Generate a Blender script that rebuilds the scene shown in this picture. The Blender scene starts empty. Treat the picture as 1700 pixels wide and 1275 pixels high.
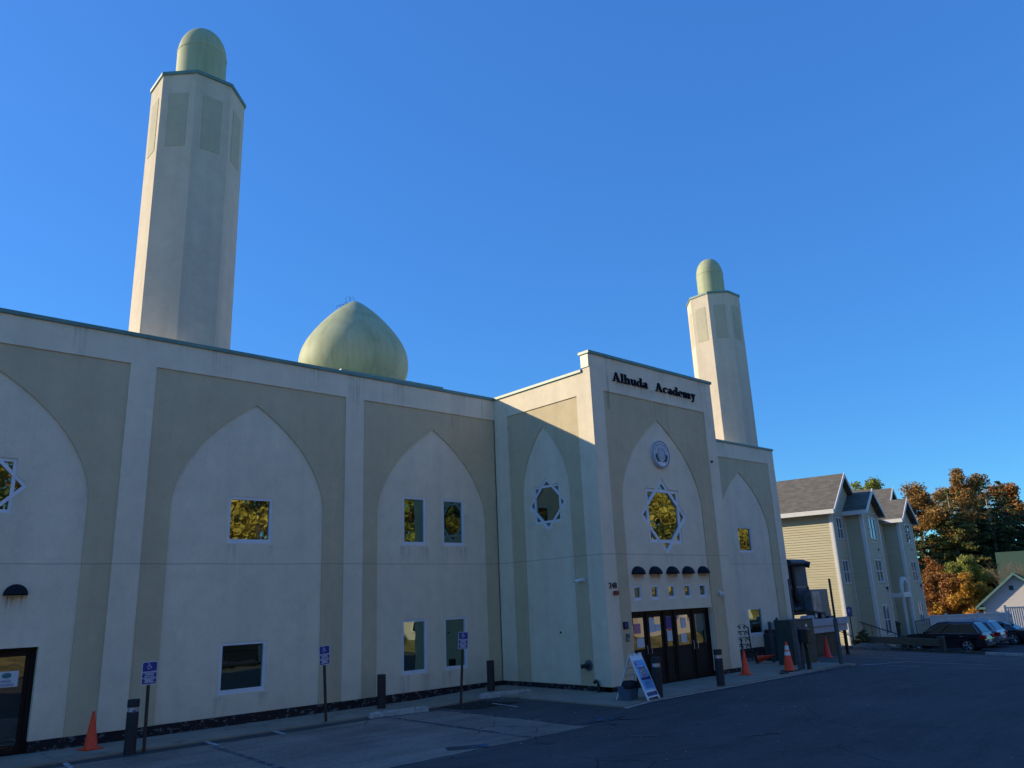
import bpy, bmesh, math, random
import numpy as np
from mathutils import Vector, Matrix
from mathutils.geometry import tessellate_polygon

S = bpy.context.scene
COL = S.collection
R = math.radians
rnd = random.Random(7)

# ------------------------------------------------------------------ camera
cam_d = bpy.data.cameras.new('camera')
cam = bpy.data.objects.new('camera', cam_d); COL.objects.link(cam)
cam_d.sensor_fit = 'HORIZONTAL'; cam_d.sensor_width = 36.0
cam_d.lens = 36.0 * 1289.19 / 1700.0
cam_d.clip_start = 0.1; cam_d.clip_end = 3000.0
yaw, pit, rol = 0.742732298, 0.273581039, -0.0428020062
fw = Vector((math.sin(yaw)*math.cos(pit), math.cos(yaw)*math.cos(pit), math.sin(pit)))
r1 = Vector((math.cos(yaw), -math.sin(yaw), 0)); u1 = r1.cross(fw)
r2 = r1*math.cos(rol) + u1*math.sin(rol); u2 = -r1*math.sin(rol) + u1*math.cos(rol)
M = Matrix((r2, u2, -fw)).transposed().to_4x4()
M.translation = Vector((-17.298, -19.838, 2.5527))
cam.matrix_world = M
S.camera = cam

# ------------------------------------------------------------------ light
SUN_AZ = 38.5      # degrees from +Y towards -X
SUN_EL = 23.0
W = bpy.data.worlds.new('World'); S.world = W; W.use_nodes = True
wn = W.node_tree.nodes; wl = W.node_tree.links
bg = wn['Background']
sky = wn.new('ShaderNodeTexSky'); sky.sky_type = 'NISHITA'; sky.sun_disc = False
sky.sun_elevation = R(SUN_EL); sky.sun_rotation = R(-SUN_AZ)
sky.altitude = 0.0; sky.air_density = 1.0; sky.dust_density = 0.3; sky.ozone_density = 6.0
# clear autumn air: deeper blue than the model's default, brightness range compressed as in the photograph
sh = wn.new('ShaderNodeSeparateColor'); sh.mode = 'HSV'; ch = wn.new('ShaderNodeCombineColor'); ch.mode = 'HSV'
def wm(op, a, b, c=0.0):
    m = wn.new('ShaderNodeMath'); m.operation = op
    for i, v in enumerate((a, b, c)):
        if hasattr(v, 'is_linked'): wl.new(v, m.inputs[i])
        else: m.inputs[i].default_value = v
    return m.outputs[0]
SKY_S, SKY_V, SKY_P = 0.40, 1.44, 0.47
wl.new(sky.outputs[0], sh.inputs[0])
wl.new(wm('ADD', sh.outputs[0], 0.006), ch.inputs[0])
wl.new(wm('SUBTRACT', 1.0, wm('MULTIPLY', wm('SUBTRACT', 1.0, sh.outputs[1]), SKY_S)), ch.inputs[1])
wl.new(wm('MULTIPLY', wm('POWER', sh.outputs[2], SKY_P), SKY_V), ch.inputs[2])
wl.new(ch.outputs[0], bg.inputs['Color']); bg.inputs['Strength'].default_value = 0.10
sd = bpy.data.lights.new('sun', 'SUN'); sd.energy = 2.0; sd.angle = R(0.5); sd.color = (0.93, 0.78, 0.53)
so = bpy.data.objects.new('sun', sd); COL.objects.link(so)
sdir = Vector((-math.sin(R(SUN_AZ))*math.cos(R(SUN_EL)), math.cos(R(SUN_AZ))*math.cos(R(SUN_EL)), math.sin(R(SUN_EL))))
so.rotation_euler = sdir.to_track_quat('Z', 'Y').to_euler(); so.location = sdir*200
S.view_settings.view_transform = 'Standard'; S.view_settings.look = 'None'
S.view_settings.gamma = 1.0; S.view_settings.use_curve_mapping = False
S.view_settings.exposure = 1.62
S.render.engine = 'CYCLES'

# ------------------------------------------------------------------ materials
class NT:
    def __init__(s, name):
        s.m = bpy.data.materials.new(name); s.m.use_nodes = True
        s.n = s.m.node_tree.nodes; s.l = s.m.node_tree.links
        s.p = s.n['Principled BSDF']; s.out = s.n['Material Output']
        s.tc = s.n.new('ShaderNodeTexCoord')
    def link(s, a, b): s.l.new(a, b)
    def mapping(s, scale=(1, 1, 1), src='Object', rot=(0, 0, 0)):
        m = s.n.new('ShaderNodeMapping'); m.inputs['Scale'].default_value = scale; m.inputs['Rotation'].default_value = rot
        s.l.new(s.tc.outputs[src], m.inputs[0]); return m.outputs[0]
    def noise(s, scale, detail=4, rough=.6, vec=None, dist=0):
        t = s.n.new('ShaderNodeTexNoise'); t.inputs['Scale'].default_value = scale
        t.inputs['Detail'].default_value = detail; t.inputs['Roughness'].default_value = rough
        t.inputs['Distortion'].default_value = dist
        s.l.new(vec if vec is not None else s.tc.outputs['Object'], t.inputs['Vector']); return t.outputs['Fac']
    def ramp(s, fac, stops):
        r = s.n.new('ShaderNodeValToRGB'); e = r.color_ramp.elements
        while len(e) < len(stops): e.new(0.5)
        for i, (p, c) in enumerate(stops):
            e[i].position = p; e[i].color = (*c, 1) if len(c) == 3 else c
        s.l.new(fac, r.inputs[0]); return r.outputs[0]
    def mix(s, fac, a, b, mode='MIX'):
        m = s.n.new('ShaderNodeMix'); m.data_type = 'RGBA'; m.blend_type = mode
        for i, v in ((0, fac), (6, a), (7, b)):
            if hasattr(v, 'links') or hasattr(v, 'is_linked'): s.l.new(v, m.inputs[i])
            else: m.inputs[i].default_value = v if i == 0 else (*v, 1)
        return m.outputs[2]
    def math(s, op, a, b=0.0, c=0.0):
        m = s.n.new('ShaderNodeMath'); m.operation = op
        for i, v in enumerate((a, b, c)):
            if hasattr(v, 'is_linked'): s.l.new(v, m.inputs[i])
            else: m.inputs[i].default_value = v
        return m.outputs[0]
    def bump(s, h, strength=.3, dist=.01):
        b = s.n.new('ShaderNodeBump'); b.inputs['Strength'].default_value = strength; b.inputs['Distance'].default_value = dist
        s.l.new(h, b.inputs['Height']); s.l.new(b.outputs[0], s.p.inputs['Normal'])
    def done(s, col=None, rough=None, metal=None, spec=None):
        if col is not None:
            if hasattr(col, 'is_linked'): s.l.new(col, s.p.inputs['Base Color'])
            else: s.p.inputs['Base Color'].default_value = (*col, 1)
        if rough is not None:
            if hasattr(rough, 'is_linked'): s.l.new(rough, s.p.inputs['Roughness'])
            else: s.p.inputs['Roughness'].default_value = rough
        if metal is not None: s.p.inputs['Metallic'].default_value = metal
        if spec is not None: s.p.inputs['Specular IOR Level'].default_value = spec
        return s.m

def sc(c, k): return tuple(max(0, min(1, x*k)) for x in c)

def plain(name, c, rough=.6, metal=0, var=.12, scale=6, bump=0, spec=.5):
    t = NT(name); f = t.noise(scale, 5)
    col = t.ramp(f, [(.3, sc(c, 1-var)), (.7, sc(c, 1+var))])
    if bump: t.bump(t.noise(scale*12, 3), bump, .004)
    return t.done(col, rough, metal, spec)

def stucco(name, c, joint=True, streak=.07):
    t = NT(name)
    a = t.ramp(t.noise(.55, 5, .6), [(.3, sc(c, .95)), (.7, sc(c, 1.04))])
    # rain streaks: noise stretched in z, stronger towards the top of each wall
    st = t.noise(1.0, 4, .65, t.mapping((1.6, 1.6, .10)))
    stc = t.ramp(st, [(.42, (1, 1, 1)), (.68, (1-streak,)*3)])
    a = t.mix(1.0, a, stc, 'MULTIPLY')
    fine = t.noise(34, 4, .7)
    a = t.mix(1.0, a, t.ramp(fine, [(.3, (.93,)*3), (.7, (1.05,)*3)]), 'MULTIPLY')
    patch = t.ramp(t.noise(1.7, 2, .4), [(.66, (1, 1, 1)), (.72, (1.05, 1.05, 1.04))])
    a = t.mix(1.0, a, patch, 'MULTIPLY')
    # dark drips where water runs off the coping
    sep = t.n.new('ShaderNodeSeparateXYZ'); t.l.new(t.tc.outputs['Object'], sep.inputs[0])
    dr = t.ramp(t.noise(1.0, 2, .5, t.mapping((5, 5, .05))), [(.66, (1, 1, 1)), (.76, (.68, .64, .58))])
    band = t.math('MULTIPLY', t.math('GREATER_THAN', sep.outputs[2], 8.2), t.ramp(t.noise(.8, 1), [(.45, (0, 0, 0)), (.6, (1, 1, 1))]))
    a = t.mix(band, a, t.mix(1.0, a, dr, 'MULTIPLY'))
    # splash dirt just above the plinth
    low = t.math('SMOOTH_MIN', t.math('MULTIPLY', t.math('SUBTRACT', 1.0, sep.outputs[2]), .35), .3, .1)
    low = t.math('MAXIMUM', low, 0.0)
    a = t.mix(t.math('MULTIPLY', low, t.noise(3, 4)), a, sc(c, .45))
    if joint:
        w = t.math('ADD', sep.outputs[2], t.math('MULTIPLY', t.noise(1.2, 3), .035))
        j = t.math('LESS_THAN', t.math('ABSOLUTE', t.math('SUBTRACT', w, 3.806)), .012)
        j = t.math('MULTIPLY', j, .48)
        a = t.mix(j, a, sc(c, .35))
    bl = t.ramp(t.noise(2.2, 6, .75), [(.36, (.955,)*3), (.5, (1, 1, 1)), (.66, (1.03, 1.028, 1.02))])
    a = t.mix(1.0, a, bl, 'MULTIPLY')
    t.bump(t.math('ADD', fine, t.math('ADD', t.math('MULTIPLY', t.noise(5, 3), .6), t.math('MULTIPLY', t.noise(.8, 2), .8))), .45, .014)
    return t.done(a, .9, 0, .2)

LIGHT = (.84, .735, .555); OLIVE = (.63, .53, .345)
M = {}
M['stucco'] = stucco('stucco_cream', LIGHT)
M['stucco_arch'] = stucco('stucco_arch', sc(LIGHT, 1.0))
M['olive'] = stucco('stucco_olive', OLIVE)
M['tower'] = stucco('stucco_minaret', (.68, .585, .45), False, .12)
M['tower_panel'] = stucco('stucco_minaret_panel', (.53, .485, .345), False)
def copper(name='painted_coping'):
    t = NT(name); f = t.noise(2.5, 6)
    col = t.ramp(f, [(.3, (.10, .20, .175)), (.6, (.135, .25, .215)), (.75, (.20, .30, .25))])
    return t.done(col, .38, 0, .5)
M['coping'] = copper()
M['cheek'] = plain('pale_green_cladding', (.36, .46, .36), .4, 0, .08, 2)
def domegreen():
    t = NT('dome_green'); f = t.noise(1.2, 5)
    col = t.ramp(f, [(.3, (.40, .43, .25)), (.7, (.46, .485, .295))])
    st = t.ramp(t.noise(1, 4, .65, t.mapping((3, 3, .25))), [(.45, (1, 1, 1)), (.75, (.74, .73, .66))])
    t.bump(t.noise(1.3, 2), .15, .05)
    return t.done(t.mix(1.0, col, st, 'MULTIPLY'), .62, 0, .3)
M['dome'] = domegreen()
M['white_frame'] = plain('white_vinyl', (.74, .76, .80), .45, 0, .05, 4)
def plinth():
    t = NT('peeling_black_plinth'); f = t.noise(5.5, 8, .75, t.mapping((1, 1, 1.6)))
    col = t.ramp(f, [(.0, (.010, .010, .013)), (.565, (.016, .015, .018)), (.60, (.26, .26, .28)), (.63, (.012, .012, .014)), (.72, (.03, .02, .016))])
    t.bump(f, .5, .02)
    return t.done(col, .75, 0, .3)
M['plinth'] = plinth()
def glass(name, tint=(.66, .80, .62), refl=.31, base=(.006, .012, .012)):
    t = NT(name)
    g = t.n.new('ShaderNodeBsdfGlossy'); g.inputs['Color'].default_value = (*tint, 1); g.inputs['Roughness'].default_value = .012
    b = t.n.new('ShaderNodeBump'); b.inputs['Strength'].default_value = .12; b.inputs['Distance'].default_value = .02
    t.l.new(t.noise(1.1, 2), b.inputs['Height']); t.l.new(b.outputs[0], g.inputs['Normal'])
    d = t.n.new('ShaderNodeBsdfDiffuse'); d.inputs['Color'].default_value = (*base, 1)
    fr = t.n.new('ShaderNodeFresnel'); fr.inputs['IOR'].default_value = 1.5
    m = t.n.new('ShaderNodeMixShader')
    t.l.new(t.math('ADD', t.math('MULTIPLY', fr.outputs[0], 1-refl), refl), m.inputs[0])
    t.l.new(d.outputs[0], m.inputs[1]); t.l.new(g.outputs[0], m.inputs[2]); t.l.new(m.outputs[0], t.out.inputs[0])
    return t.m
M['glass'] = glass('tinted_reflective_glass')
M['glass_door'] = glass('door_glass', (.85, .82, .76), .20)
M['glass_house'] = glass('house_glass', (.85, .9, 1), .18, (.02, .022, .026))
M['glass_car'] = glass('car_glass', (.8, .9, 1), .03, (.004, .004, .006))
M['door_frame'] = plain('dark_bronze_door', (.014, .010, .010), .55, 0, .2, 3, 0, .2)
M['door_panel'] = plain('dark_door_panel', (.010, .012, .018), .5, 0, .2, 3, 0, .2)
M['letter'] = plain('navy_letter', (.008, .008, .02), .7, 0, .1, 3, 0, .15)
M['black'] = plain('black_metal', (.015, .016, .018), .5, 0, .2, 12)
M['awning'] = plain('dark_lamp_shade', (.012, .015, .022), .7, 0, .2, 5, 0, .2)
M['bollard'] = plain('charcoal_bollard', (.018, .022, .028), .6, 0, .2, 8)
M['bollard_brown'] = plain('dark_brown_bollard', (.024, .018, .022), .55, 0, .25, 8)
M['chrome'] = plain('reflector_band', (.62, .64, .68), .18, .6, .1, 8)
M['blue'] = plain('sign_blue', (.022, .035, .26), .4, 0, .08, 9)
M['blue_fade'] = plain('faded_sign_blue', (.06, .09, .26), .5, 0, .15, 9)
M['white'] = plain('sign_white', (.72, .74, .78), .5, 0, .05, 6)
M['paper'] = plain('paper', (.62, .66, .70), .7, 0, .05, 6)
M['pink'] = plain('pink_paper', (.50, .22, .30), .7)
M['red'] = plain('red_plastic', (.55, .02, .03), .4)
M['darkred'] = plain('dark_red_alarm', (.22, .01, .012), .4)
M['navy'] = plain('navy_print', (.02, .03, .16), .5)
M['sky_print'] = plain('light_blue_print', (.13, .42, .78), .5, 0, .25, 3)
M['teal'] = plain('teal_print', (.03, .2, .22), .5)
M['rustpost'] = plain('brown_sign_post', (.035, .026, .024), .6, 0, .5, 14)
def cone_m(name, c):
    t = NT(name); f = t.noise(9, 6)
    col = t.ramp(f, [(.2, sc(c, .5)), (.5, c), (.8, sc(c, 1.1))]); return t.done(col, .5)
M['cone'] = cone_m('orange_cone', (1.0, .07, .010)); M['cone_red'] = cone_m('red_cone', (.85, .035, .02))
M['cabinet'] = plain('grey_green_cabinet', (.032, .056, .056), .5, 0, .15, 2)
M['cab_dark'] = plain('dark_blue_grey_steel', (.035, .05, .07), .5, 0, .2, 2)
M['galv'] = plain('galvanised_steel', (.16, .20, .25), .42, .5, .25, 5)
M['pipe'] = plain('weathered_grey_pipe', (.075, .10, .13), .55, .2, .3, 6)
M['duct'] = plain('dark_ductwork', (.035, .042, .055), .45, .3, .3, 4)
M['timber'] = plain('weathered_timber', (.055, .060, .045), .85, 0, .35, 7)
M['mail'] = plain('brown_box_front', (.055, .042, .028), .6, 0, .2, 6)
M['brownboard'] = plain('olive_brown_board', (.085, .07, .04), .8, 0, .25, 3)
M['ledge'] = plain('ledge_white', (.40, .42, .47), .6, 0, .1, 4)
M['trimwhite'] = plain('white_trim', (.75, .74, .70), .5, 0, .05, 3)
M['stone'] = plain('kerb_stone', (.36, .36, .33), .9, 0, .3, 9, .5)
M['rock'] = plain('rock', (.12, .12, .11), .9, 0, .3, 5, .5)
M['bark'] = plain('bark', (.085, .065, .05), .9, 0, .35, 8, .5)
M['bark_pale'] = plain('pale_bark', (.30, .27, .23), .9, 0, .35, 4, .4)
M['twig'] = plain('bare_twigs', (.20, .15, .115), .9, 0, .3, 4)
M['tyre'] = plain('tyre', (.012, .012, .013), .8); M['rim'] = plain('alloy', (.45, .46, .48), .3, .8, .1, 9)
def paint(name, c, metal=.3):
    t = NT(name); t.p.inputs['Coat Weight'].default_value = .8; t.p.inputs['Coat Roughness'].default_value = .04
    return t.done(t.ramp(t.noise(60, 2), [(.4, sc(c, .9)), (.6, sc(c, 1.1))]), .35, metal)
M['paint_navy'] = paint('near_black_paint', (.010, .012, .022)); M['paint_silver'] = paint('silver_paint', (.34, .37, .42), .6)
M['paint_black'] = paint('black_paint', (.008, .010, .018))
M['taillight'] = plain('red_tail_lamp', (.42, .01, .012), .15); M['headlight'] = plain('headlamp_lens', (.65, .68, .72), .1, .3)
def siding(name, c):
    t = NT(name); f = t.noise(3, 5, .6, t.mapping((.3, .3, 6)))
    return t.done(t.ramp(f, [(.3, sc(c, .9)), (.7, sc(c, 1.08))]), .65)
M['siding'] = siding('khaki_vinyl_siding', (.55, .50, .33)); M['siding_white'] = siding('white_vinyl_siding', (.62, .58, .54))
def shingle(name, c):
    t = NT(name)
    br = t.n.new('ShaderNodeTexBrick'); br.inputs['Scale'].default_value = 1; br.inputs['Brick Width'].default_value = .33
    br.inputs['Row Height'].default_value = .14; br.inputs['Mortar Size'].default_value = .006
    br.inputs['Color1'].default_value = (*sc(c, .8), 1); br.inputs['Color2'].default_value = (*sc(c, 1.2), 1); br.inputs['Mortar'].default_value = (*sc(c, .5), 1)
    t.l.new(t.mapping((1, 1, 1), 'UV'), br.inputs['Vector'])
    f = t.noise(14, 5); col = t.mix(1.0, br.outputs['Color'], t.ramp(f, [(.3, (.8,)*3), (.7, (1.15,)*3)]), 'MULTIPLY')
    return t.done(col, .95, 0, .15)
M['shingle'] = shingle('grey_brown_shingles', (.165, .15, .125)); M['shingle_green'] = shingle('green_shingles', (.105, .18, .125))
def asphalt(name, c, agg=.25, bl=.22):
    t = NT(name)
    base = t.ramp(t.noise(.35, 6, .62), [(.28, sc(c, 1-bl)), (.72, sc(c, 1+bl))])
    fine = t.ramp(t.noise(70, 3, .8), [(.25, (1-agg,)*3), (.6, (1, 1, 1)), (.8, (1+agg*1.6,)*3)])
    a = t.mix(1.0, base, fine, 'MULTIPLY')
    a = t.mix(1.0, a, t.ramp(t.noise(11, 6, .85), [(.32, (.66,)*3), (.5, (1, 1, 1)), (.7, (1.4,)*3)]), 'MULTIPLY')
    a = t.mix(1.0, a, t.ramp(t.noise(1.1, 5, .7, t.mapping((.35, 1.6, 1))), [(.35, (.82,)*3), (.65, (1.16,)*3)]), 'MULTIPLY')
    oil = t.ramp(t.noise(.9, 2, .4), [(.24, (.75,)*3), (.31, (0, 0, 0))]); a = t.mix(oil, a, sc(c, .4))
    sp = t.ramp(t.noise(9, 5, .8), [(.66, (0, 0, 0)), (.72, (.35,)*3)])
    a = t.mix(sp, a, sc(c, 1.9))
    v = t.n.new('ShaderNodeTexVoronoi'); v.feature = 'DISTANCE_TO_EDGE'; v.inputs['Scale'].default_value = .28
    nz = t.n.new('ShaderNodeTexNoise'); nz.inputs['Scale'].default_value = 1.2; nz.inputs['Detail'].default_value = 6
    t.l.new(t.tc.outputs['Object'], nz.inputs['Vector'])
    mx = t.n.new('ShaderNodeMix'); mx.data_type = 'VECTOR'; mx.inputs[0].default_value = .12
    t.l.new(t.tc.outputs['Object'], mx.inputs[4]); t.l.new(nz.outputs['Color'], mx.inputs[5]); t.l.new(mx.outputs[1], v.inputs['Vector'])
    cr = t.math('MULTIPLY', t.math('LESS_THAN', v.outputs[0], .0035), t.ramp(t.noise(.5, 2), [(.44, (0, 0, 0)), (.52, (.85,)*3)]))
    a = t.mix(cr, a, sc(c, .35))
    t.bump(t.noise(90, 3, .7), .5, .006)
    return t.done(a, .88, 0, .35)
M['asphalt'] = asphalt('asphalt_dark', (.066, .068, .070)); M['asphalt_old'] = asphalt('asphalt_old_bleached', (.245, .205, .170), .3, .35)
M['asphalt_patch'] = asphalt('asphalt_fresh_patch', (.012, .013, .016))
def concrete():
    t = NT('sidewalk_concrete')
    a = t.ramp(t.noise(.9, 6, .65), [(.3, (.24, .215, .165)), (.7, (.33, .295, .23))])
    a = t.mix(1.0, a, t.ramp(t.noise(40, 3, .7), [(.3, (.85,)*3), (.7, (1.12,)*3)]), 'MULTIPLY')
    a = t.mix(t.ramp(t.noise(2.6, 4), [(.6, (0, 0, 0)), (.68, (.5,)*3)]), a, (.075, .075, .07))
    t.bump(t.noise(50, 3), .3, .005)
    return t.done(a, .9, 0, .3)
M['concrete'] = concrete()
def worn(name, c, thr, under=(.06, .063, .066)):
    t = NT(name); f = t.ramp(t.noise(7, 6, .75), [(thr, (0, 0, 0)), (thr+.05, (1, 1, 1))])
    return t.done(t.mix(f, under, c), .85, 0, .3)
M['line'] = worn('worn_white_paint', (.42, .43, .44), .42); M['line_faint'] = worn('faint_white_paint', (.20, .21, .22), .50)
M['blueline'] = worn('worn_blue_paint', (.05, .13, .30), .55)
M['grass'] = plain('grass_ground', (.055, .075, .025), .95, 0, .45, 1.2, .6)

def leafmat(name, cols, scale=.35):
    t = NT(name); g = t.n.new('ShaderNodeNewGeometry')
    n = len(cols); st = [((i+.0)/max(1, n-1)*.8+.1, c) for i, c in enumerate(cols)]
    mixv = t.math('ADD', t.math('MULTIPLY', g.outputs['Random Per Island'], .45), t.math('MULTIPLY', t.noise(scale, 3), .62))
    col = t.ramp(mixv, st)
    t.done(col, .6, 0, .3)
    tr = t.n.new('ShaderNodeBsdfTranslucent'); t.l.new(col, tr.inputs['Color'])
    m = t.n.new('ShaderNodeMixShader'); m.inputs[0].default_value = .28
    t.l.new(t.p.outputs[0], m.inputs[1]); t.l.new(tr.outputs[0], m.inputs[2]); t.l.new(m.outputs[0], t.out.inputs[0])
    return t.m
M['leaf_orange'] = leafmat('orange_brown_leaves', [(.09, .08, .03), (.22, .15, .045), (.40, .20, .05), (.50, .29, .08)])
M['leaf_rust'] = leafmat('rust_leaves', [(.09, .055, .022), (.24, .10, .03), (.40, .17, .045), (.45, .26, .07)])
M['leaf_gold'] = leafmat('golden_leaves', [(.22, .11, .02), (.50, .25, .03), (.65, .36, .05), (.5, .33, .08)])
M['leaf_green'] = leafmat('dark_green_needles', [(.02, .035, .015), (.05, .075, .025), (.09, .115, .04), (.14, .15, .055)])
M['leaf_olive'] = leafmat('olive_leaves', [(.05, .06, .02), (.11, .12, .03), (.18, .18, .045), (.27, .22, .06)])
M['leaf_yellow'] = leafmat('yellow_green_leaves', [(.14, .14, .05), (.38, .32, .08), (.74, .54, .10), (.9, .72, .18)], .5)
M['leaf_lime'] = leafmat('lime_leaves', [(.12, .14, .03), (.27, .29, .06), (.38, .38, .08)])

# ------------------------------------------------------------------ mesh builder
def FW(u, z, n=0.0): return (u, -n, z)                  # plane Y = 0 walls
class Fr:
    """facade frame: (u along the wall, z up, n outwards)"""
    def __init__(s, o, u, n): s.o = Vector(o); s.u = Vector(u); s.n = Vector(n)
    def __call__(s, u, z, n=0.0):
        p = s.o + s.u*u + s.n*n; return (p.x, p.y, p.z + z)

class MB:
    def __init__(s): s.v = []; s.f = []; s.uv = None
    def add(s, vs, fs):
        b = len(s.v); s.v += [tuple(v) for v in vs]; s.f += [tuple(b+i for i in f) for f in fs]; return s
    def box(s, x0, x1, y0, y1, z0, z1):
        return s.add([(x0, y0, z0), (x1, y0, z0), (x1, y1, z0), (x0, y1, z0), (x0, y0, z1), (x1, y0, z1), (x1, y1, z1), (x0, y1, z1)],
                     [(0, 3, 2, 1), (4, 5, 6, 7), (0, 1, 5, 4), (1, 2, 6, 5), (2, 3, 7, 6), (3, 0, 4, 7)])
    def fbox(s, fr, u0, u1, z0, z1, n0, n1):
        q = [fr(u, z, n) for n in (n0, n1) for u, z in ((u0, z0), (u1, z0), (u1, z1), (u0, z1))]
        return s.add(q, [(0, 3, 2, 1), (4, 5, 6, 7), (0, 1, 5, 4), (1, 2, 6, 5), (2, 3, 7, 6), (3, 0, 4, 7)])
    def cyl(s, p0, p1, r0, r1=None, n=12, caps=True):
        r1 = r0 if r1 is None else r1
        return s.tube([p0, p1], [r0, r1], n, caps)
    def tube(s, pts, rs, n=8, caps=True):
        pts = [Vector(p) for p in pts]; b = len(s.v)
        if not hasattr(rs, '__len__'): rs = [rs]*len(pts)
        for i, p in enumerate(pts):
            d = (pts[min(i+1, len(pts)-1)] - pts[max(i-1, 0)]).normalized()
            a = Vector((0, 0, 1)) if abs(d.z) < .9 else Vector((1, 0, 0))
            x = d.cross(a).normalized(); y = d.cross(x)
            for k in range(n):
                t = 2*math.pi*k/n; q = p + (x*math.cos(t)+y*math.sin(t))*rs[i]; s.v.append(tuple(q))
        for i in range(len(pts)-1):
            for k in range(n):
                a0 = b+i*n+k; a1 = b+i*n+(k+1) % n; s.f.append((a0, a1, a1+n, a0+n))
        if caps:
            s.f.append(tuple(b+k for k in range(n))); s.f.append(tuple(b+(len(pts)-1)*n+k for k in reversed(range(n))))
        return s
    def lathe(s, cx, cy, prof, n=24, phase=0.0, a0=0.0, a1=2*math.pi):
        full = abs(a1-a0-2*math.pi) < 1e-6; m = n if full else n+1; b = len(s.v)
        for r, z in prof:
            for k in range(m):
                t = a0+(a1-a0)*k/n+phase; s.v.append((cx+r*math.cos(t), cy+r*math.sin(t), z))
        for i in range(len(prof)-1):
            for k in range(n):
                k2 = (k+1) % m; s.f.append((b+i*m+k, b+i*m+k2, b+(i+1)*m+k2, b+(i+1)*m+k))
        return s
    def plate(s, fr, outline, holes, n0, n1, back=True):
        """polygon with holes in (u, z), front at n1, back at n0"""
        loops = [list(outline)] + [list(h) for h in holes]
        flat = [p for l in loops for p in l]
        tris = tessellate_polygon([[Vector((p[0], p[1], 0)) for p in l] for l in loops])
        b = len(s.v); N = len(flat)
        s.v += [fr(p[0], p[1], n1) for p in flat] + [fr(p[0], p[1], n0) for p in flat]
        for t in tris:
            s.f.append(tuple(b+i for i in t))
            if back: s.f.append(tuple(b+N+i for i in reversed(t)))
        k = 0
        for l in loops:
            L = len(l)
            for i in range(L):
                a, c = b+k+i, b+k+(i+1) % L; s.f.append((a, c, c+N, a+N))
            k += L
        return s
    def build(s, name, mat, parent=None, smooth=False, bevel=0, loc=None, fix=True):
        me = bpy.data.meshes.new(name); me.from_pydata(s.v, [], s.f)
        if fix:
            bm = bmesh.new(); bm.from_mesh(me); bmesh.ops.recalc_face_normals(bm, faces=bm.faces); bm.to_mesh(me); bm.free()
        if smooth:
            me.polygons.foreach_set('use_smooth', [True]*len(me.polygons))
            try: me.set_sharp_from_angle(angle=R(42))
            except Exception: pass
        me.materials.append(mat); me.update()
        o = bpy.data.objects.new(name, me); COL.objects.link(o)
        if parent: o.parent = parent
        if loc: o.location = loc
        if bevel:
            b = o.modifiers.new('bevel', 'BEVEL'); b.width = bevel; b.segments = 2; b.limit_method = 'ANGLE'; b.angle_limit = R(40)
        return o

def tag(o, label=None, cat=None, group=None, kind=None):
    if label: o['label'] = label
    if cat: o['category'] = cat
    if group: o['group'] = group
    if kind: o['kind'] = kind
    return o
def thing(name, loc=(0, 0, 0), rz=0.0, label=None, cat=None, group=None):
    o = bpy.data.objects.new(name, None); COL.objects.link(o); o.location = loc; o.rotation_euler = (0, 0, rz)
    o.empty_display_size = .2
    return tag(o, label, cat, group)
def kids(o): return [c for c in bpy.data.objects if c.parent == o]
def dup(o, loc=None, rot=None, label=None, parent=None):
    c = o.copy(); COL.objects.link(c)
    if parent: c.parent = parent
    for ch in kids(o): dup(ch, parent=c)
    if loc: c.location = loc
    if rot: c.rotation_euler = rot
    if label: c['label'] = label
    return c
def text(name, body, size, mat, parent, fr, u, z, n, depth=.003, align='CENTER', xs=1.0, bold=.0):
    """flat print or raised lettering on a facade frame, centred on (u, z)"""
    cu = bpy.data.curves.new(name, 'FONT'); cu.body = body; cu.size = size; cu.align_x = align; cu.align_y = 'CENTER'
    cu.extrude = depth; cu.offset = bold
    t = bpy.data.objects.new(name, cu); COL.objects.link(t)
    bpy.context.view_layer.update()
    me = bpy.data.meshes.new_from_object(t.evaluated_get(bpy.context.evaluated_depsgraph_get()))
    bpy.data.objects.remove(t)
    for v in me.vertices: v.co = Vector(fr(u+v.co.x*xs, z+v.co.y, n+v.co.z))
    me.materials.clear(); me.materials.append(mat); me.name = name
    o = bpy.data.objects.new(name, me); COL.objects.link(o); o.parent = parent
    return o

# ------------------------------------------------------------------ ground
def crest(y): return 26.5 + .37*(y+3.44)
def gz(x, y):
    if x < -.8 and y > -19: return -.09*min(1.0, (-.8-x)/2.4)*min(1.0, (y+19)/4)
    xc = crest(max(-30, min(12, y)))
    if x <= 10: return 0.0
    if x < xc: return -.8*(x-10)/(xc-10)
    t = min(1, (x-xc-.2)/2.2) if x > xc+.2 else 0
    return -.8 - .62*(t*t*(3-2*t))
def sheet(name, mat, xs, ys, dz, kind='structure', keep=None):
    mb = MB(); nx, ny = len(xs), len(ys)
    mb.v = [(x, y, gz(x, y)+dz) for y in ys for x in xs]
    for j in range(ny-1):
        for i in range(nx-1):
            a = j*nx+i
            if keep is None or keep((xs[i]+xs[i+1])/2, (ys[j]+ys[j+1])/2): mb.f.append((a, a+1, a+nx+1, a+nx))
    o = mb.build(name, mat, fix=False); tag(o, kind=kind); return o
def grid(a, b, st):
    n = max(1, int(round((b-a)/st))); return [a+(b-a)*i/n for i in range(n+1)]
sheet('terrain', M['grass'], [-900, -300, -100]+grid(-60, 60, 2)+[100, 300, 1500], [-900, -300, -100]+grid(-60, 60, 2)+[100, 300, 900], -.06)
sheet('asphalt', M['asphalt'], grid(-60, 70, .5), grid(-27, 30, .5), 0.0)
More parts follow.
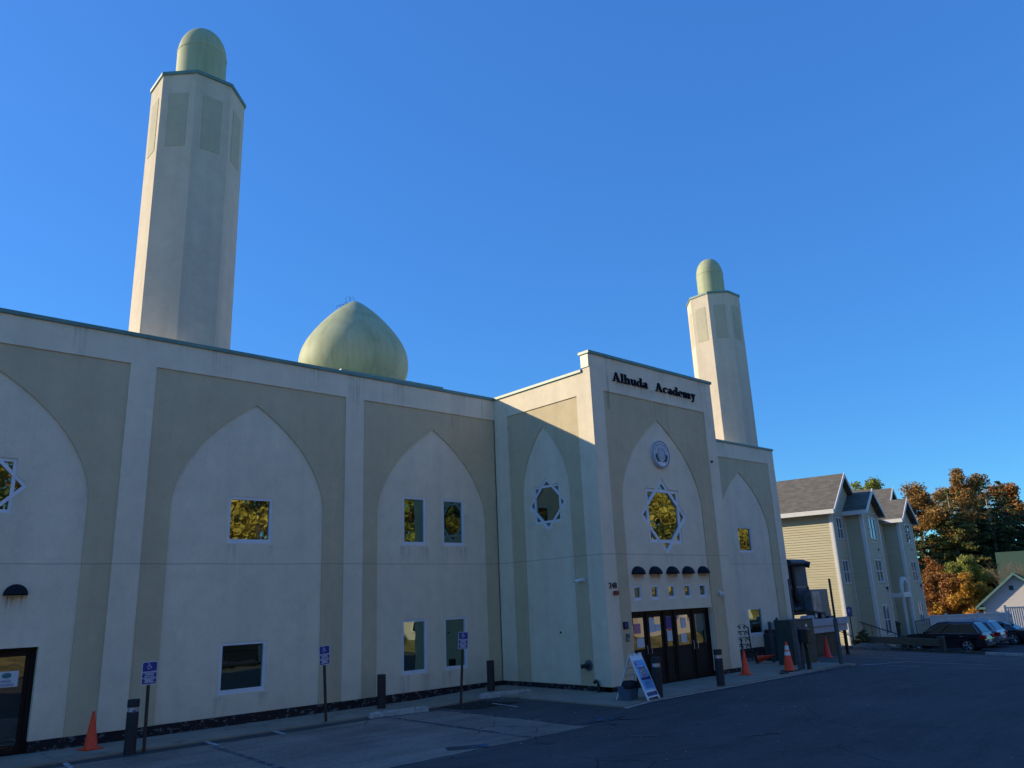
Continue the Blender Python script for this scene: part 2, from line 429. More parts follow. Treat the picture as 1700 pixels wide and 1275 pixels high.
def flat(name, mat, pts, dz, th=None, kind='structure'):
    """thin sheet (or slab) over the terrain from an outline of ground points"""
    dense = []
    for i, p in enumerate(pts):
        q = pts[(i+1) % len(pts)]; n = max(1, int(math.hypot(q[0]-p[0], q[1]-p[1])/.8))
        dense += [(p[0]+(q[0]-p[0])*k/n, p[1]+(q[1]-p[1])*k/n) for k in range(n)]
    mb = MB(); tris = tessellate_polygon([[Vector((x, y, 0)) for x, y in dense]])
    mb.v = [(x, y, gz(x, y)+dz) for x, y in dense]; mb.f = [tuple(t) for t in tris]
    if th:
        N = len(dense); mb.v += [(x, y, gz(x, y)+dz-th) for x, y in dense]
        mb.f += [(i, (i+1) % N, (i+1) % N+N, i+N) for i in range(N)]
    o = mb.build(name, mat); return tag(o, kind=kind)
def ragged(pts, amp, step=.35, seed=1):
    r = random.Random(seed); out = []
    for i, p in enumerate(pts):
        q = pts[(i+1) % len(pts)]; L = math.hypot(q[0]-p[0], q[1]-p[1]); n = max(1, int(L/step))
        for k in range(n):
            out.append((p[0]+(q[0]-p[0])*k/n+r.uniform(-amp, amp), p[1]+(q[1]-p[1])*k/n+r.uniform(-amp, amp)))
    return out
flat('old_asphalt', M['asphalt_old'], ragged([(-40, -2.15), (-40, -7.6), (-9.3, -7.52), (-4.1, -7.4), (-4.15, -4.8), (-4.2, -2.3), (-5.6, -2.1), (-9, -2.2), (-14, -2.1)], .035), .004)
flat('asphalt_patch', M['asphalt_patch'], ragged([(-3.9, -1.72), (-2.5, -1.9), (-2.2, -3.3), (-3.75, -2.9)], .04, .3, 4), .006)
# sidewalk slabs round the school
def slab(x0, x1, y0, y1):
    mb = MB(); g = .006
    xs = (x0+g, x1-g); ys = (y0+g, y1-g)
    a = [(x, y, gz(x, y)+.035) for x, y in ((xs[0], ys[0]), (xs[1], ys[0]), (xs[1], ys[1]), (xs[0], ys[1]))]
    b = [(x, y, z-.2) for x, y, z in a]
    mb.add(a+b, [(0, 1, 2, 3), (0, 4, 5, 1), (1, 5, 6, 2), (2, 6, 7, 3), (3, 7, 4, 0)])
    return mb
walk = MB(); walk.box(-1.7, -1.6, -2, -1.9, -.2, -.1)
walk = walk.build('sidewalk', M['concrete']); tag(walk, kind='structure')
def slabs(xs, y0, y1):
    for i in range(len(xs)-1): slab(xs[i], xs[i+1], y0, y1).build('paving_slab', M['concrete'], walk, fix=False)
slabs(grid(-40, -1.78, 1.59), -1.66, .1)
slabs([-1.78, -.9, .1], -2.2, .1); slabs([-1.78, -.9, .1], -4.5, -2.2); slabs([-1.78, -.9, .1], -6.45, -4.5)
slabs(grid(.1, 7.9, 1.56), -6.45, -4.5)
slabs(grid(6.4, 9.2, 1.4), -4.5, .1)
# utility pad and planting strip right of the door
slabs(grid(7.9, 10.9, 1.5), -6.35, -4.5); slabs([9.2, 10.9], -4.5, -2.6)
flat('kerb_edging', M['stone'], [(-1.8, -6.47), (10.4, -6.47), (10.4, -6.60), (-1.8, -6.60)], .012, .1)
# painted marks
def mark(pts, m='line', dz=.012): return flat('painted_marking', M[m], pts, dz)
def stripe(x0, y0, x1, y1, w=.1, m='line', dz=.012):
    dx, dy = x1-x0, y1-y0; L = math.hypot(dx, dy); nx, ny = -dy/L*w/2, dx/L*w/2
    return mark([(x0+nx, y0+ny), (x1+nx, y1+ny), (x1-nx, y1-ny), (x0-nx, y0-ny)], m, dz)
stripe(-12.85, -1.69, -12.9, -2.51); stripe(-10.12, -1.69, -10.14, -2.51, .11); stripe(-8.52, -1.63, -8.57, -2.31, .11)
stripe(-5.71, -1.89, -5.76, -7.38, .1, 'line_faint'); stripe(-10.26, -2.62, -10.47, -7.28, .1, 'line_faint')
stripe(-4.11, -2.0, -4.05, -7.38, .08, 'line_faint')
stripe(-2.71, -2.62, -2.81, -3.76, .07, 'line', .014)
stripe(-3.46, -6.9, -2.7, -7.7, .14, 'blueline'); stripe(-3.0, -6.6, -3.6, -7.75, .14, 'blueline'); stripe(-3.9, -7.1, -2.6, -7.2, .12, 'blueline')
stripe(-7.57, -6.96, -6.85, -7.33, .35, 'blueline')
stripe(-4.53, -8.93, -4.16, -9.4, .07, 'line_faint'); stripe(-3.33, -10.79, -2.71, -11.21, .06, 'line_faint'); stripe(-3.85, -9.86, -3.74, -10.12, .05, 'line_faint')
stripe(10.0, -6.9, 14.6, -6.55, .1); stripe(11.3, -6.32, 10.1, -8.8, .1); stripe(6.7, -6.72, 10.6, -6.95, .06, 'line_faint')
stripe(14.6, -6.5, 13.2, -10.2, .1); stripe(17.6, -2.7, 17.5, -8.4, .1); stripe(20.4, -2.5, 19.8, -8.6, .1); stripe(23.0, -2.6, 22.3, -8.2, .1)
stripe(17.5, -8.4, 14.0, -8.9, .1, 'line_faint'); stripe(20.5, -8.4, 22.6, -11.8, .1, 'line_faint')
stripe(12.9, -12.6, 13.4, -13.0, .1, 'line_faint'); stripe(5.0, -13.2, 5.4, -13.5, .07, 'line_faint')
# litter and dry leaves on the ground: too many and too small to count
lm = MB(); lr = random.Random(3)
for i in range(420):
    if i < 260: x, y = lr.uniform(-15, 7), -2.25-abs(lr.gauss(0, .35)) if lr.random() < .5 else lr.uniform(-12, -2.3)
    else: x, y = lr.uniform(-14, 25), lr.uniform(-16, -6.8)
    a = lr.uniform(0, 6.3); s = lr.uniform(.012, .04); z = gz(x, y)+.02
    c, q = math.cos(a)*s, math.sin(a)*s
    lm.add([(x+c, y+q, z), (x-q*.6, y+c*.6, z+.012), (x-c, y-q, z), (x+q*.6, y-c*.6, z+.004)], [(0, 1, 2, 3)])
tag(lm.build('leaf_litter', plain('litter', (.30, .27, .22), .8, 0, .6, 3), fix=False), 'scattered pale leaves and specks on the asphalt', 'leaf litter', kind='stuff')

# ------------------------------------------------------------------ the school
D = -4.557; XC = 6.506; XD = 18.536
zB, zCA, zOA, zCC, zOC, zSP, zAP = .17, 9.444, 8.645, 9.983, 8.767, 5.173, 8.023
FA = Fr((0, 0, 0), (1, 0, 0), (0, -1, 0)); FB = Fr((0, 0, 0), (0, -1, 0), (-1, 0, 0)); FC = Fr((0, D, 0), (1, 0, 0), (0, -1, 0))
school = thing('school_building', label='cream and olive stucco school with minarets, pointed arches and a green onion dome', cat='school')

AT = np.polyfit([0, .12, .25, .38, .5, .62, .74, .87, 1], [1, .985, .932, .86, .755, .63, .475, .26, 0], 5)
def arch_pts(c, w, zs, za, n=16):
    """pointed arch: nearly straight towards the apex, rounding into the upright jambs"""
    L = []
    for i in range(n+1):
        t = i/n; f = 1.0 if i == 0 else 0.0 if i == n else min(1.0, float(np.polyval(AT, t)))
        L.append((c-w*f, zs+(za-zs)*t))
    return L + [(2*c-x, z) for x, z in reversed(L[:-1])]
def rect(u0, u1, z0, z1): return [(u0, z0), (u1, z0), (u1, z1), (u0, z1)]
K = math.sqrt(2)-1
def star(c, z, s):
    t = s*math.sqrt(2); k = K*s; P = []
    base = [(t, 0), (s, k), (s, s), (k, s)]
    for q in range(4):
        for x, y in base:
            for _ in range(q): x, y = -y, x
            P.append((c+x, z+y))
    return P

def bay_wall(fr, uL, uR, zTop, bays, name='wall'):
    """bays: (bl, br, zo, arch centre, half width, spring, apex, holes) ; open at the bottom"""
    out = [(uL, zTop), (uL, zB)]
    for b in bays:
        out += [(b[0], zB), (b[0], b[2]), (b[1], b[2]), (b[1], zB)]
    out += [(uR, zB), (uR, zTop)]
    MB().plate(fr, out, [], -.30, 0.0).build(name, M['stucco'], school)
    for bl, br, zo, ac, aw, zs, za, holes in bays:
        if aw:
            ar = arch_pts(ac, aw, zs, za)
            o = [(bl, zB), (ac-aw, zB)] + ar + [(ac+aw, zB), (br, zB), (br, zo), (bl, zo)]
            MB().plate(fr, o, [], -.26, -.035).build('olive_panel', M['olive'], school)
        low = [h for h in holes if min(p[1] for p in h) < zB+.01]; o = [(bl+.002, zo-.002), (bl+.002, zB)]
        for h in low:                                          # door openings notch the lower edge
            a_, b_ = min(p[0] for p in h), max(p[0] for p in h); z_ = max(p[1] for p in h); o += [(a_, zB), (a_, z_), (b_, z_), (b_, zB)]
        o += [(br-.002, zB), (br-.002, zo-.002)]
        MB().plate(fr, o, [h for h in holes if h not in low], -.28, -.07).build('arch_panel', M['stucco_arch'], school)

def ring(mb, fr, u0, u1, z0, z1, w, n0, n1, wb=None):
    wb = wb or w
    mb.plate(fr, rect(u0, u1, z0, z1), [rect(u0+w, u1-w, z0+wb, z1-w)], n0, n1)
def window(fr, u0, u1, z0, z1, nb, parent=school, w=.068, mat='glass', sill=False, split=None, blind=None):
    mb = MB(); ring(mb, fr, u0, u1, z0, z1, w, nb-.05, nb+.035, w*1.5)
    f = mb.build('window', M['white_frame'], parent)
    if sill: MB().fbox(fr, u0-.03, u1+.03, z0-.035, z0, nb-.04, nb+.05).build('sill', M['white_frame'], f)
    MB().fbox(fr, u0+w*.6, u1-w*.6, z0+w*.9, z1-w*.6, nb-.035, nb-.02).build('pane', M[mat], f)
    if split == 'v': MB().fbox(fr, (u0+u1)/2-.03, (u0+u1)/2+.03, z0+w, z1-w, nb-.01, nb+.02).build('mullion', M['white_frame'], f)
    if split == 'h': MB().fbox(fr, u0+w, u1-w, (z0+z1)/2-.025, (z0+z1)/2+.025, nb-.01, nb+.02).build('meeting_rail', M['white_frame'], f)
    return f
def starwin(fr, c, z, s, nb):
    w = s*.125; t = s*math.sqrt(2)
    mb = MB(); ring(mb, fr, c-s, c+s, z-s, z+s, w, nb-.06, nb+.02)
    f = mb.build('star_window', M['white_frame'], school)
    ti = t-w*math.sqrt(2)
    MB().plate(fr, [(c+t, z), (c, z+t), (c-t, z), (c, z-t)], [[(c+ti, z), (c, z+ti), (c-ti, z), (c, z-ti)]], nb-.055, nb+.032).build('diamond_frame', M['white_frame'], f)
    k = K*s; oct_ = [(s, k), (k, s), (-k, s), (-s, k), (-s, -k), (-k, -s), (k, -s), (s, -k)]
    MB().plate(fr, [(c+x, z+y) for x, y in oct_], [], nb-.03, nb-.02).build('pane', M['glass'], f)
    P = star(0, 0, s)
    for i in range(0, 16, 2):                             # the eight points (tips and corners)
        tri = [P[i-1], P[i], P[(i+1) % 16]]
        MB().plate(fr, [(c+x, z+y) for x, y in tri], [], nb-.029, nb-.019).build('pane', M['glass'], f)
    return f

# --- wall A (long left wing)
W2 = [(-9.17, -7.965, 4.315, 5.504), (-9.18, -7.975, .658, 1.869)]
W3 = [(-3.77, -2.905, 4.345, 5.812), (-2.26, -1.385, 4.345, 5.812), (-3.80, -2.91, .652, 2.179), (-2.26, -1.385, .652, 2.179)]
hol = lambda L: [rect(a, b, c, d) for a, b, c, d in L]
bays = [(-17.28, -11.866, zOA, -14.57, 2.083, zSP, zAP, [star(-14.57, 5.47, .6), rect(-16.0, -13.14, zB+.001, 2.05)]),
        (-11.248, -5.817, zOA, -8.55, 2.083, zSP, zAP, hol(W2)),
        (-5.203, -.001, zOA, -2.606, 2.09, zSP, zAP, hol(W3))]
bays = [(-29.5, -24.1, zOA, -26.8, 2.083, zSP, zAP, []), (-23.4, -17.96, zOA, -20.7, 2.083, zSP, zAP, [])] + bays
bay_wall(FA, -31, -.001, zCA-.1, bays)
for w in W2: window(FA, *w, -.12)
for w in W3: window(FA, *w, -.12)
starwin(FA, -14.57, 5.47, .6, -.12)
# --- wall B (short return)
bay_wall(FB, .001, -D-.302, zCA-.1, [(.668, 3.931, zOA, 2.30, 1.06, 5.8, 8.0, [star(2.31, 5.49, .592)])])
starwin(FB, 2.31, 5.49, .592, -.12)
# --- wall C (entrance block)
SM = [(u, u+.40, 2.44, 2.875) for u in (1.325, 2.15, 2.985, 3.825, 4.655)]
bay_wall(FC, .0, XC, zCC-.1, [(.569, 5.93, zOC, 3.19, 2.075, 5.3, 8.149,
    [star(3.18, 5.006, .853), rect(1.153, 5.231, zB+.001, 2.13)] + hol(SM))])
starwin(FC, 3.18, 5.006, .853, -.12)
for s in SM: window(FC, *s, -.115, w=.06)
# --- wall D (right wing)
WD = [(14.62, 15.76, 4.307, 5.469), (14.69, 15.87, .687, 1.86)]
WE = [(8.3, 9.2, 4.345, 5.812), (9.8, 10.7, 4.345, 5.812)]
bay_wall(FA, XC+.001, XD, zCA-.1, [(6.56, 11.9, zOA, 9.25, 2.09, zSP, zAP, hol(WE)), (12.52, 17.942, zOA, 15.235, 2.083, zSP, zAP, hol(WD))])
for w in WD+WE: window(FA, *w, -.12)
# --- body, side walls and roof
b = MB(); b.box(-30.8, XD-.01, .31, 14, -1.2, zCA-.35); b.build('body', M['stucco'], school)
b = MB(); b.box(.31, XC-.01, D+.31, .30, zB, zCA-.5); b.build('entrance_body', M['stucco'], school)
b = MB(); b.box(XD-.30, XD, .305, 14, zCA-.34, zCA-.1).box(XC-.25, XC, D+.31, 0, zB, zCA-.1)
b.box(XD-.009, XD+.005, 0.001, 14, -1.2, zCA-.1); b.build('side_wall', M['stucco'], school)
b = MB(); b.box(-.002+.305, XC-.004, D+.31, D+.36, zCA-.5, zCC-.1); b.build('parapet_back', M['stucco'], school)
b = MB(); b.box(-.028, .30, D+.012, D+.335, zCA+.02, zCC-.1); b.build('parapet_cheek', M['cheek'], school)
for args in ((-31.04, .0, -.05, .36, zCA-.1, zCA), (-.05, .31, D+.34, -.051, zCA-.1, zCA-.002), (-.06, XC+.05, D-.05, D+.40, zCC-.1, zCC),
             (XC+.051, XD+.05, -.052, .36, zCA-.1, zCA), (XD-.36, XD+.05, .361, 14, zCA-.1, zCA), (XC-.25, XC+.05, D+.401, -.053, zCA-.1, zCA)):
    MB().box(*args).build('coping', M['coping'], school, bevel=.008)
for args in ((-31, -16.0, .03, .30, -.3, zB), (-13.14, .03, .03, .30, -.3, zB), (.03, .30, D+.03, .0, -.3, zB), (.03, 1.153, D+.031, D+.30, -.3, zB),
             (5.231, XC-.03, D+.031, D+.30, -.3, zB), (XC-.30, XC-.031, D+.301, .0, -.3, zB), (XC-.03, XD-.03, .03, .30, -.6, zB)):
    MB().box(*args).build('plinth', M['plinth'], school)
MB().box(1.153, 5.231, D+.10, D+.55, -.2, .03).build('threshold', M['door_frame'], school)
MB().box(-16.0, -13.14, .12, .5, -.3, -.056).build('threshold', M['door_frame'], school)

# --- doors
def door_leaf(fr, u0, u1, z0, z1, n, handle=None, gz0=.5, parent=school):
    w = .085; mb = MB()
    zg = z0+(z1-z0)*gz0
    mb.plate(fr, rect(u0, u1, z0, z1), [rect(u0+w, u1-w, zg, z1-.12), rect(u0+w, u1-w, z0+.14, zg-.09)], n-.045, n)
    d = mb.build('door', M['door_frame'], parent)
    MB().fbox(fr, u0+w-.01, u1-w+.01, zg-.01, z1-.11, n-.03, n-.02).build('door_glass', M['glass_door'], d)
    MB().fbox(fr, u0+w-.01, u1-w+.01, z0+.13, zg-.08, n-.035, n-.015).build('lower_panel', M['door_panel'], d)
    if handle is not None:
        h = MB(); hz = zg-.03
        h.tube([fr(handle, hz-.12, n), fr(handle, hz-.12, n+.05), fr(handle, hz+.12, n+.05), fr(handle, hz+.12, n)], .012, 6)
        h.build('handle', M['chrome'], d, smooth=True)
    return d
def notice(fr, u0, u1, z0, z1, n, mat, parent): return MB().fbox(fr, u0, u1, z0, z1, n-.012, n-.009).build('notice', M[mat], parent)
nd = -.24
mb = MB()
for u0, u1 in ((1.153, 1.20), (2.0, 2.06), (2.83, 2.89), (3.36, 3.44), (4.33, 4.40), (5.18, 5.231)): mb.fbox(FC, u0, u1, .03, 2.065, nd-.06, nd+.03)
mb.fbox(FC, 1.153, 5.231, 2.066, 2.129, nd-.06, nd+.04)
mb.build('door_frame', M['door_frame'], school)
d1 = door_leaf(FC, 1.203, 1.997, .035, 2.06, nd, 1.93); d2 = door_leaf(FC, 2.063, 2.827, .035, 2.06, nd, 2.13)
d3 = door_leaf(FC, 2.893, 3.357, .035, 2.06, nd); d4 = door_leaf(FC, 3.443, 4.327, .035, 2.06, nd, 4.26); d5 = door_leaf(FC, 4.403, 5.177, .035, 2.06, nd, 4.47)
notice(FC, 1.42, 1.74, 1.50, 1.78, nd, 'pink', d1); notice(FC, 1.30, 1.42, 1.74, 1.93, nd, 'red', d1); notice(FC, 1.52, 1.86, 1.10, 1.36, nd, 'paper', d1)
notice(FC, 2.16, 2.42, 1.50, 1.92, nd, 'paper', d2); notice(FC, 2.44, 2.70, 1.52, 1.72, nd, 'paper', d2)
notice(FC, 2.99, 3.26, 1.56, 1.92, nd, 'blue', d3); notice(FC, 3.00, 3.25, 1.20, 1.50, nd, 'paper', d3); notice(FC, 3.05, 3.22, 1.505, 1.555, nd, 'red', d3)
notice(FC, 3.76, 4.00, 1.55, 1.86, nd, 'paper', d4); notice(FC, 3.68, 3.98, 1.12, 1.38, nd, 'paper', d4)
m = MB(); m.plate(FC, [(3.53+.13*math.cos(a), 1.92+.11*math.sin(a)) for a in [i*math.pi/8 for i in range(16)]], [], nd-.012, nd-.008); m.build('notice', M['red'], d4)
m = MB(); m.plate(FC, [(3.55, 1.84), (3.60, 1.84), (3.60, 1.99), (3.55, 1.99)], [], nd-.007, nd-.005); m.build('notice', M['white'], d4)
# door of the left wing
m = MB(); m.fbox(FA, -16.0, -15.93, -.055, 2.0, nd-.06, nd+.03).fbox(FA, -14.62, -14.54, -.055, 2.0, nd-.06, nd+.03).fbox(FA, -13.24, -13.14, -.055, 2.0, nd-.06, nd+.03)
m.fbox(FA, -16.0, -13.14, 2.0, 2.049, nd-.06, nd+.035); m.build('door_frame', M['door_frame'], school)
e1 = door_leaf(FA, -15.927, -14.623, -.05, 1.995, nd, -14.70, .08); e2 = door_leaf(FA, -14.537, -13.243, -.05, 1.995, nd, -14.42, .08)
ms = notice(FA, -13.86, -13.42, 1.27, 1.585, nd, 'paper', e2); ms.name = 'mask_notice'
tl = [('MASK', .075, 1.385), ('REQUIRED', .065, 1.312)]
for body, s_, z_ in tl: text('lettering', body, s_, M['navy'], e2, FA, -13.64, z_, nd-.006, .0015)
m = MB(); m.plate(FA, [(-13.64+.09*math.cos(a), 1.50+.055*math.sin(a)) for a in [i*math.pi/8 for i in range(16)]], [], nd-.008, nd-.0045); m.build('mask_symbol', M['teal'], e2)

# --- half-round lamp shades
def half_lamp(fr, u, z, r, h, dep):
    mb = MB(); n = 14; m_ = 7; b0 = 0
    for j in range(m_+1):
        b_ = math.pi/2*j/m_
        for i in range(n+1):
            a = math.pi*i/n
            mb.v.append(fr(u-r*math.cos(a)*math.cos(b_)*1.0, z+h*math.sin(a)*1.0*math.cos(b_)**.0*math.cos(b_), dep*math.sin(b_)+.0))
    for j in range(m_):
        for i in range(n): a = j*(n+1)+i; mb.f.append((a, a+1, a+n+2, a+n+1))
    o = mb.build('lamp_shade', M['awning'], school, smooth=True)
    return o
def shade(fr, u, z, r, h, dep):
    """quarter-sphere wall shade: half disc against the wall, flat open underside"""
    mb = MB(); n, m_ = 16, 8
    for j in range(m_+1):
        t = math.pi/2*j/m_                              # 0 at the wall .. 90 degrees at the underside rim
        for i in range(n+1):
            a = math.pi*i/n
            x = -math.cos(a); y = math.sin(a)
            mb.v.append(fr(u+r*x, z+h*y*math.cos(t), dep*y*math.sin(t)))
    for j in range(m_):
        for i in range(n): a = j*(n+1)+i; mb.f.append((a, a+1, a+n+2, a+n+1))
    k = len(mb.v)
    mb.plate(fr, [(u-r, z), (u+r, z), (u+r, z+.012), (u-r, z+.012)], [], 0, .004)
    o = mb.build('lamp_shade', M['awning'], school, smooth=True)
    s_ = o.modifiers.new('thick', 'SOLIDIFY'); s_.thickness = .012
    return o
for u in (1.595, 2.42, 3.28, 4.10, 4.94): shade(FC, u, 3.20, .29, .24, .22).location = (0, .07, 0)
shade(FA, -13.70, 3.13, .235, .235, .2).location = (0, .07, 0)
shade(FA, -15.4, 3.13, .235, .235, .2).location = (0, .07, 0)

# --- lettering: bold slab-serif letters built from stems, serifs and bowls
def arcband(c, rx, ry, tx, ty, a0, a1, n=18):
    o, i_ = [], []
    for k in range(n+1):
        a = R(a0+(a1-a0)*k/n); ca, sa = math.cos(a), math.sin(a)
        o.append((c[0]+rx*ca, c[1]+ry*sa)); i_.append((c[0]+(rx-tx)*ca, c[1]+(ry-ty)*sa))
    return o+i_[::-1]
def bar(x0, x1, z0, z1): return [(x0, z0), (x1, z0), (x1, z1), (x0, z1)]
T, TH, SF = .18, .06, .055; XH, CH = .58, .88
def full_ring(c, rx, ry, tx, ty): return ('ring', arcband(c, rx, ry, 0, 0, 0, 360, 24)[:24], arcband(c, rx-tx, ry-ty, 0, 0, 0, 360, 24)[:24])
GL = {
 'A': (.98, [[(.40, CH), (.56, CH), (.90, 0), (.68, 0)], [(.40, CH), (.46, .70), (.20, 0), (.12, 0)], bar(.22, .66, .24, .30), bar(.0, .32, 0, SF), bar(.58, 1.0, 0, SF)]),
 'l': (.36, [bar(.09, .09+T, 0, CH), bar(0, .36, 0, SF), bar(0, .12, CH-SF, CH)]),
 'h': (.74, [bar(.07, .07+T, 0, CH), bar(0, .32, 0, SF), bar(0, .1, CH-SF, CH), arcband((.40, .36), .25, .22, T, .09, 0, 180), bar(.65-T, .65, 0, .38), bar(.40, .74, 0, SF)]),
 'u': (.74, [bar(.07, .07+T, .2, XH), bar(0, .12, XH-SF, XH), arcband((.30, .22), .23, .23, T, .09, 180, 360), bar(.65-T, .65, 0, XH), bar(.40, .52, XH-SF, XH), bar(.6, .74, 0, SF)]),
 'd': (.70, [full_ring((.29, .29), .29, .30, .16, .06), bar(.45, .45+T, 0, CH), bar(.36, .48, CH-SF, CH), bar(.5, .72, 0, SF)]),
 'a': (.64, [full_ring((.23, .18), .23, .18, .15, .05), bar(.37, .37+T, .0, .42), arcband((.30, .38), .25, .20, .17, .07, 0, 160), bar(.5, .64, 0, SF)]),
 'c': (.56, [arcband((.29, .29), .29, .30, .17, .06, 48, 312), [(.40, .40), (.53, .40), (.53, .51), (.42, .53)]]),
 'e': (.58, [arcband((.29, .29), .29, .30, .16, .06, 0, 312), bar(.14, .565, .27, .325)]),
 'm': (1.08, [bar(.07, .07+T, 0, XH), bar(0, .12, XH-SF, XH), bar(0, .3, 0, SF), arcband((.37, .36), .22, .22, T, .09, 0, 180), bar(.59-T, .59, 0, .38), bar(.36, .64, 0, SF),
               arcband((.75, .36), .22, .22, T, .09, 0, 180), bar(.97-T, .97, 0, .38), bar(.74, 1.06, 0, SF)]),
 'y': (.66, [[(.06, XH), (.27, XH), (.44, .12), (.30, .0)], [(.52, XH), (.59, XH), (.30, -.22), (.22, -.22)], bar(0, .33, XH-SF, XH), bar(.42, .68, XH-SF, XH), bar(.08, .27, -.27, -.15)]),
}
def wordmark(word, u0, u1, zb, size):
    tot = sum(GL[c][0]+.07 for c in word)-.07; k = (u1-u0)/tot; u = u0
    for ch in word:
        adv, prims = GL[ch]; mb = MB()
        for i, p in enumerate(prims):
            nf = .05 + i*.0012; tr = lambda q: (u+q[0]*k, zb+q[1]*size)
            if p[0] == 'ring': mb.plate(FC, [tr(q) for q in p[1]], [[tr(q) for q in p[2]]], .006, nf)
            else: mb.plate(FC, [tr(q) for q in p], [], .006, nf)
        mb.build('letter', M['letter'], school)
        u += (adv+.07)*k
wordmark('Alhuda', 1.02, 2.80, 9.155, .34); wordmark('Academy', 3.20, 5.47, 9.145, .34)
text('house_number', '248', .235, M['letter'], school, FC, .33, 2.885, .012, .008)
# --- round emblem
m = MB(); ec, ez, er = 3.2, 7.0, .455
circ = lambda r, n=32, c=(3.2, 7.0): [(c[0]+r*math.cos(2*math.pi*i/n), c[1]+r*math.sin(2*math.pi*i/n)) for i in range(n)]
emb = MB().plate(FC, circ(er), [], -.069, .02).build('emblem', plain('emblem_white', (.55, .58, .60), .5, 0, .05), school)
MB().plate(FC, circ(.44), [circ(.415)], .018, .024).build('rim_line', M['blue_fade'], emb)
leafdark = plain('emblem_dark_green', (.02, .05, .06), .5)
for s_ in (-1, 1):
    out = [(ec+s_*(.06+.26*math.sin(t)), ez-.29+.42*(1-math.cos(t))*.6) for t in [i*math.pi/2/8 for i in range(9)]]
    inn = [(ec+s_*(.05+.165*math.sin(t)), ez-.22+.40*(1-math.cos(t))*.6) for t in [i*math.pi/2/8 for i in range(9)]]
    MB().plate(FC, out+inn[::-1], [], .018, .026).build('laurel', leafdark, emb)
MB().plate(FC, circ(.19, 24, (ec, ez+.03)), [circ(.175, 24, (ec, ez+.03))], .018, .025).build('globe', M['blue_fade'], emb)
for k_ in range(5):
    z_ = ez+.03-.12+.06*k_; hw = math.sqrt(max(.0, .175**2-(z_-ez-.03)**2))
    MB().fbox(FC, ec-hw, ec+hw, z_-.005, z_+.005, .018, .024).build('globe_line', M['blue_fade'], emb)
MB().plate(FC, [(ec-.22, ez-.33), (ec-.12, ez-.24), (ec, ez-.29), (ec+.12, ez-.24), (ec+.22, ez-.33), (ec+.12, ez-.37), (ec, ez-.40), (ec-.12, ez-.37)], [], .018, .027).build('open_book', M['white'], emb)
ring_txt = 'ALHUDA ACADEMY'
for i, ch in enumerate(ring_txt):
    if ch == ' ': continue
    a = R(160-140*i/(len(ring_txt)-1)); u_, z_ = ec+.335*math.cos(a), ez+.335*math.sin(a)
    t_ = text('emblem_letter', ch, .085, M['blue_fade'], emb, FC, 0, 0, .024, .001)
    rot = Matrix.Rotation(-(a-math.pi/2), 4, 'Y')
    for v in t_.data.vertices:
        p = Vector((v.co.x, 0, v.co.z)); p = rot @ p; v.co = Vector((u_+p.x, v.co.y, z_+p.z))

# --- dirt runs below lamps, sills and the lettering
def stain_mat(name, c, amt):
    t = NT(name); sep = t.n.new('ShaderNodeSeparateXYZ'); t.l.new(t.tc.outputs['Generated'], sep.inputs[0])
    f = t.math('POWER', sep.outputs[2], 1.3); st = t.ramp(t.noise(1.0, 3, .7, t.mapping((16, 16, .4))), [(.45, (0, 0, 0)), (.68, (1, 1, 1))])
    blot = t.ramp(t.noise(3, 3), [(.3, (.3,)*3), (.6, (1, 1, 1))])
    k = t.math('MULTIPLY', t.math('MULTIPLY', f, t.math('MULTIPLY', st, blot)), amt)
    t.p.inputs['Base Color'].default_value = (*c, 1); t.p.inputs['Roughness'].default_value = .95
    tr = t.n.new('ShaderNodeBsdfTransparent'); m = t.n.new('ShaderNodeMixShader')
    t.l.new(k, m.inputs[0]); t.l.new(tr.outputs[0], m.inputs[1]); t.l.new(t.p.outputs[0], m.inputs[2]); t.l.new(m.outputs[0], t.out.inputs[0])
    return t.m
M['stain'] = stain_mat('grey_dirt_run', (.12, .10, .085), .36); M['stain_rust'] = stain_mat('rust_run', (.22, .10, .04), .6)
def stain(fr, u0, u1, z0, z1, n, m='stain'):
    MB().add([fr(u0, z0, n), fr(u1, z0, n), fr(u1, z1, n), fr(u0, z1, n)], [(0, 1, 2, 3)]).build('stain', M[m], school, fix=False)
for u in (1.595, 2.42, 3.28, 4.10, 4.94): stain(FC, u-.27, u+.27, 2.90, 3.19, -.068, 'stain_rust')
for u in (-13.70, -15.4): stain(FA, u-.22, u+.22, 2.75, 3.125, -.068, 'stain_rust')
for u0, u1, z0, _ in W2+W3+WD:
    stain(FA, u0-.1, u0+.25, z0-.9, z0-.036, -.068); stain(FA, u1-.25, u1+.1, z0-.7, z0-.036, -.068)
stain(FC, 2.95, 3.42, 3.35, 3.82, -.068); stain(FB, 2.1, 2.5, 3.9, 4.66, -.068)
stain(FC, 1.0, 5.6, 8.78, 9.15, .002); stain(FC, 2.9, 3.9, 7.5, 8.75, -.033)
for u0, u1, dz in ((-13.2, -12.9, 1.2), (-9.9, -9.3, .9), (-7.2, -6.6, .8), (-5.9, -5.2, 1.6), (-4.2, -3.5, .9), (-1.9, -.9, .8), (13.2, 14.2, .7), (16.4, 17.3, .8)): stain(FA, u0, u1, zCA-.1-dz, zCA-.101, .002)
for u0, u1, dz in ((1.0, 1.6, .5), (3.2, 3.9, .7), (5.6, 6.2, .6)): stain(FC, u0, u1, zCC-.1-dz, zCC-.101, .002)

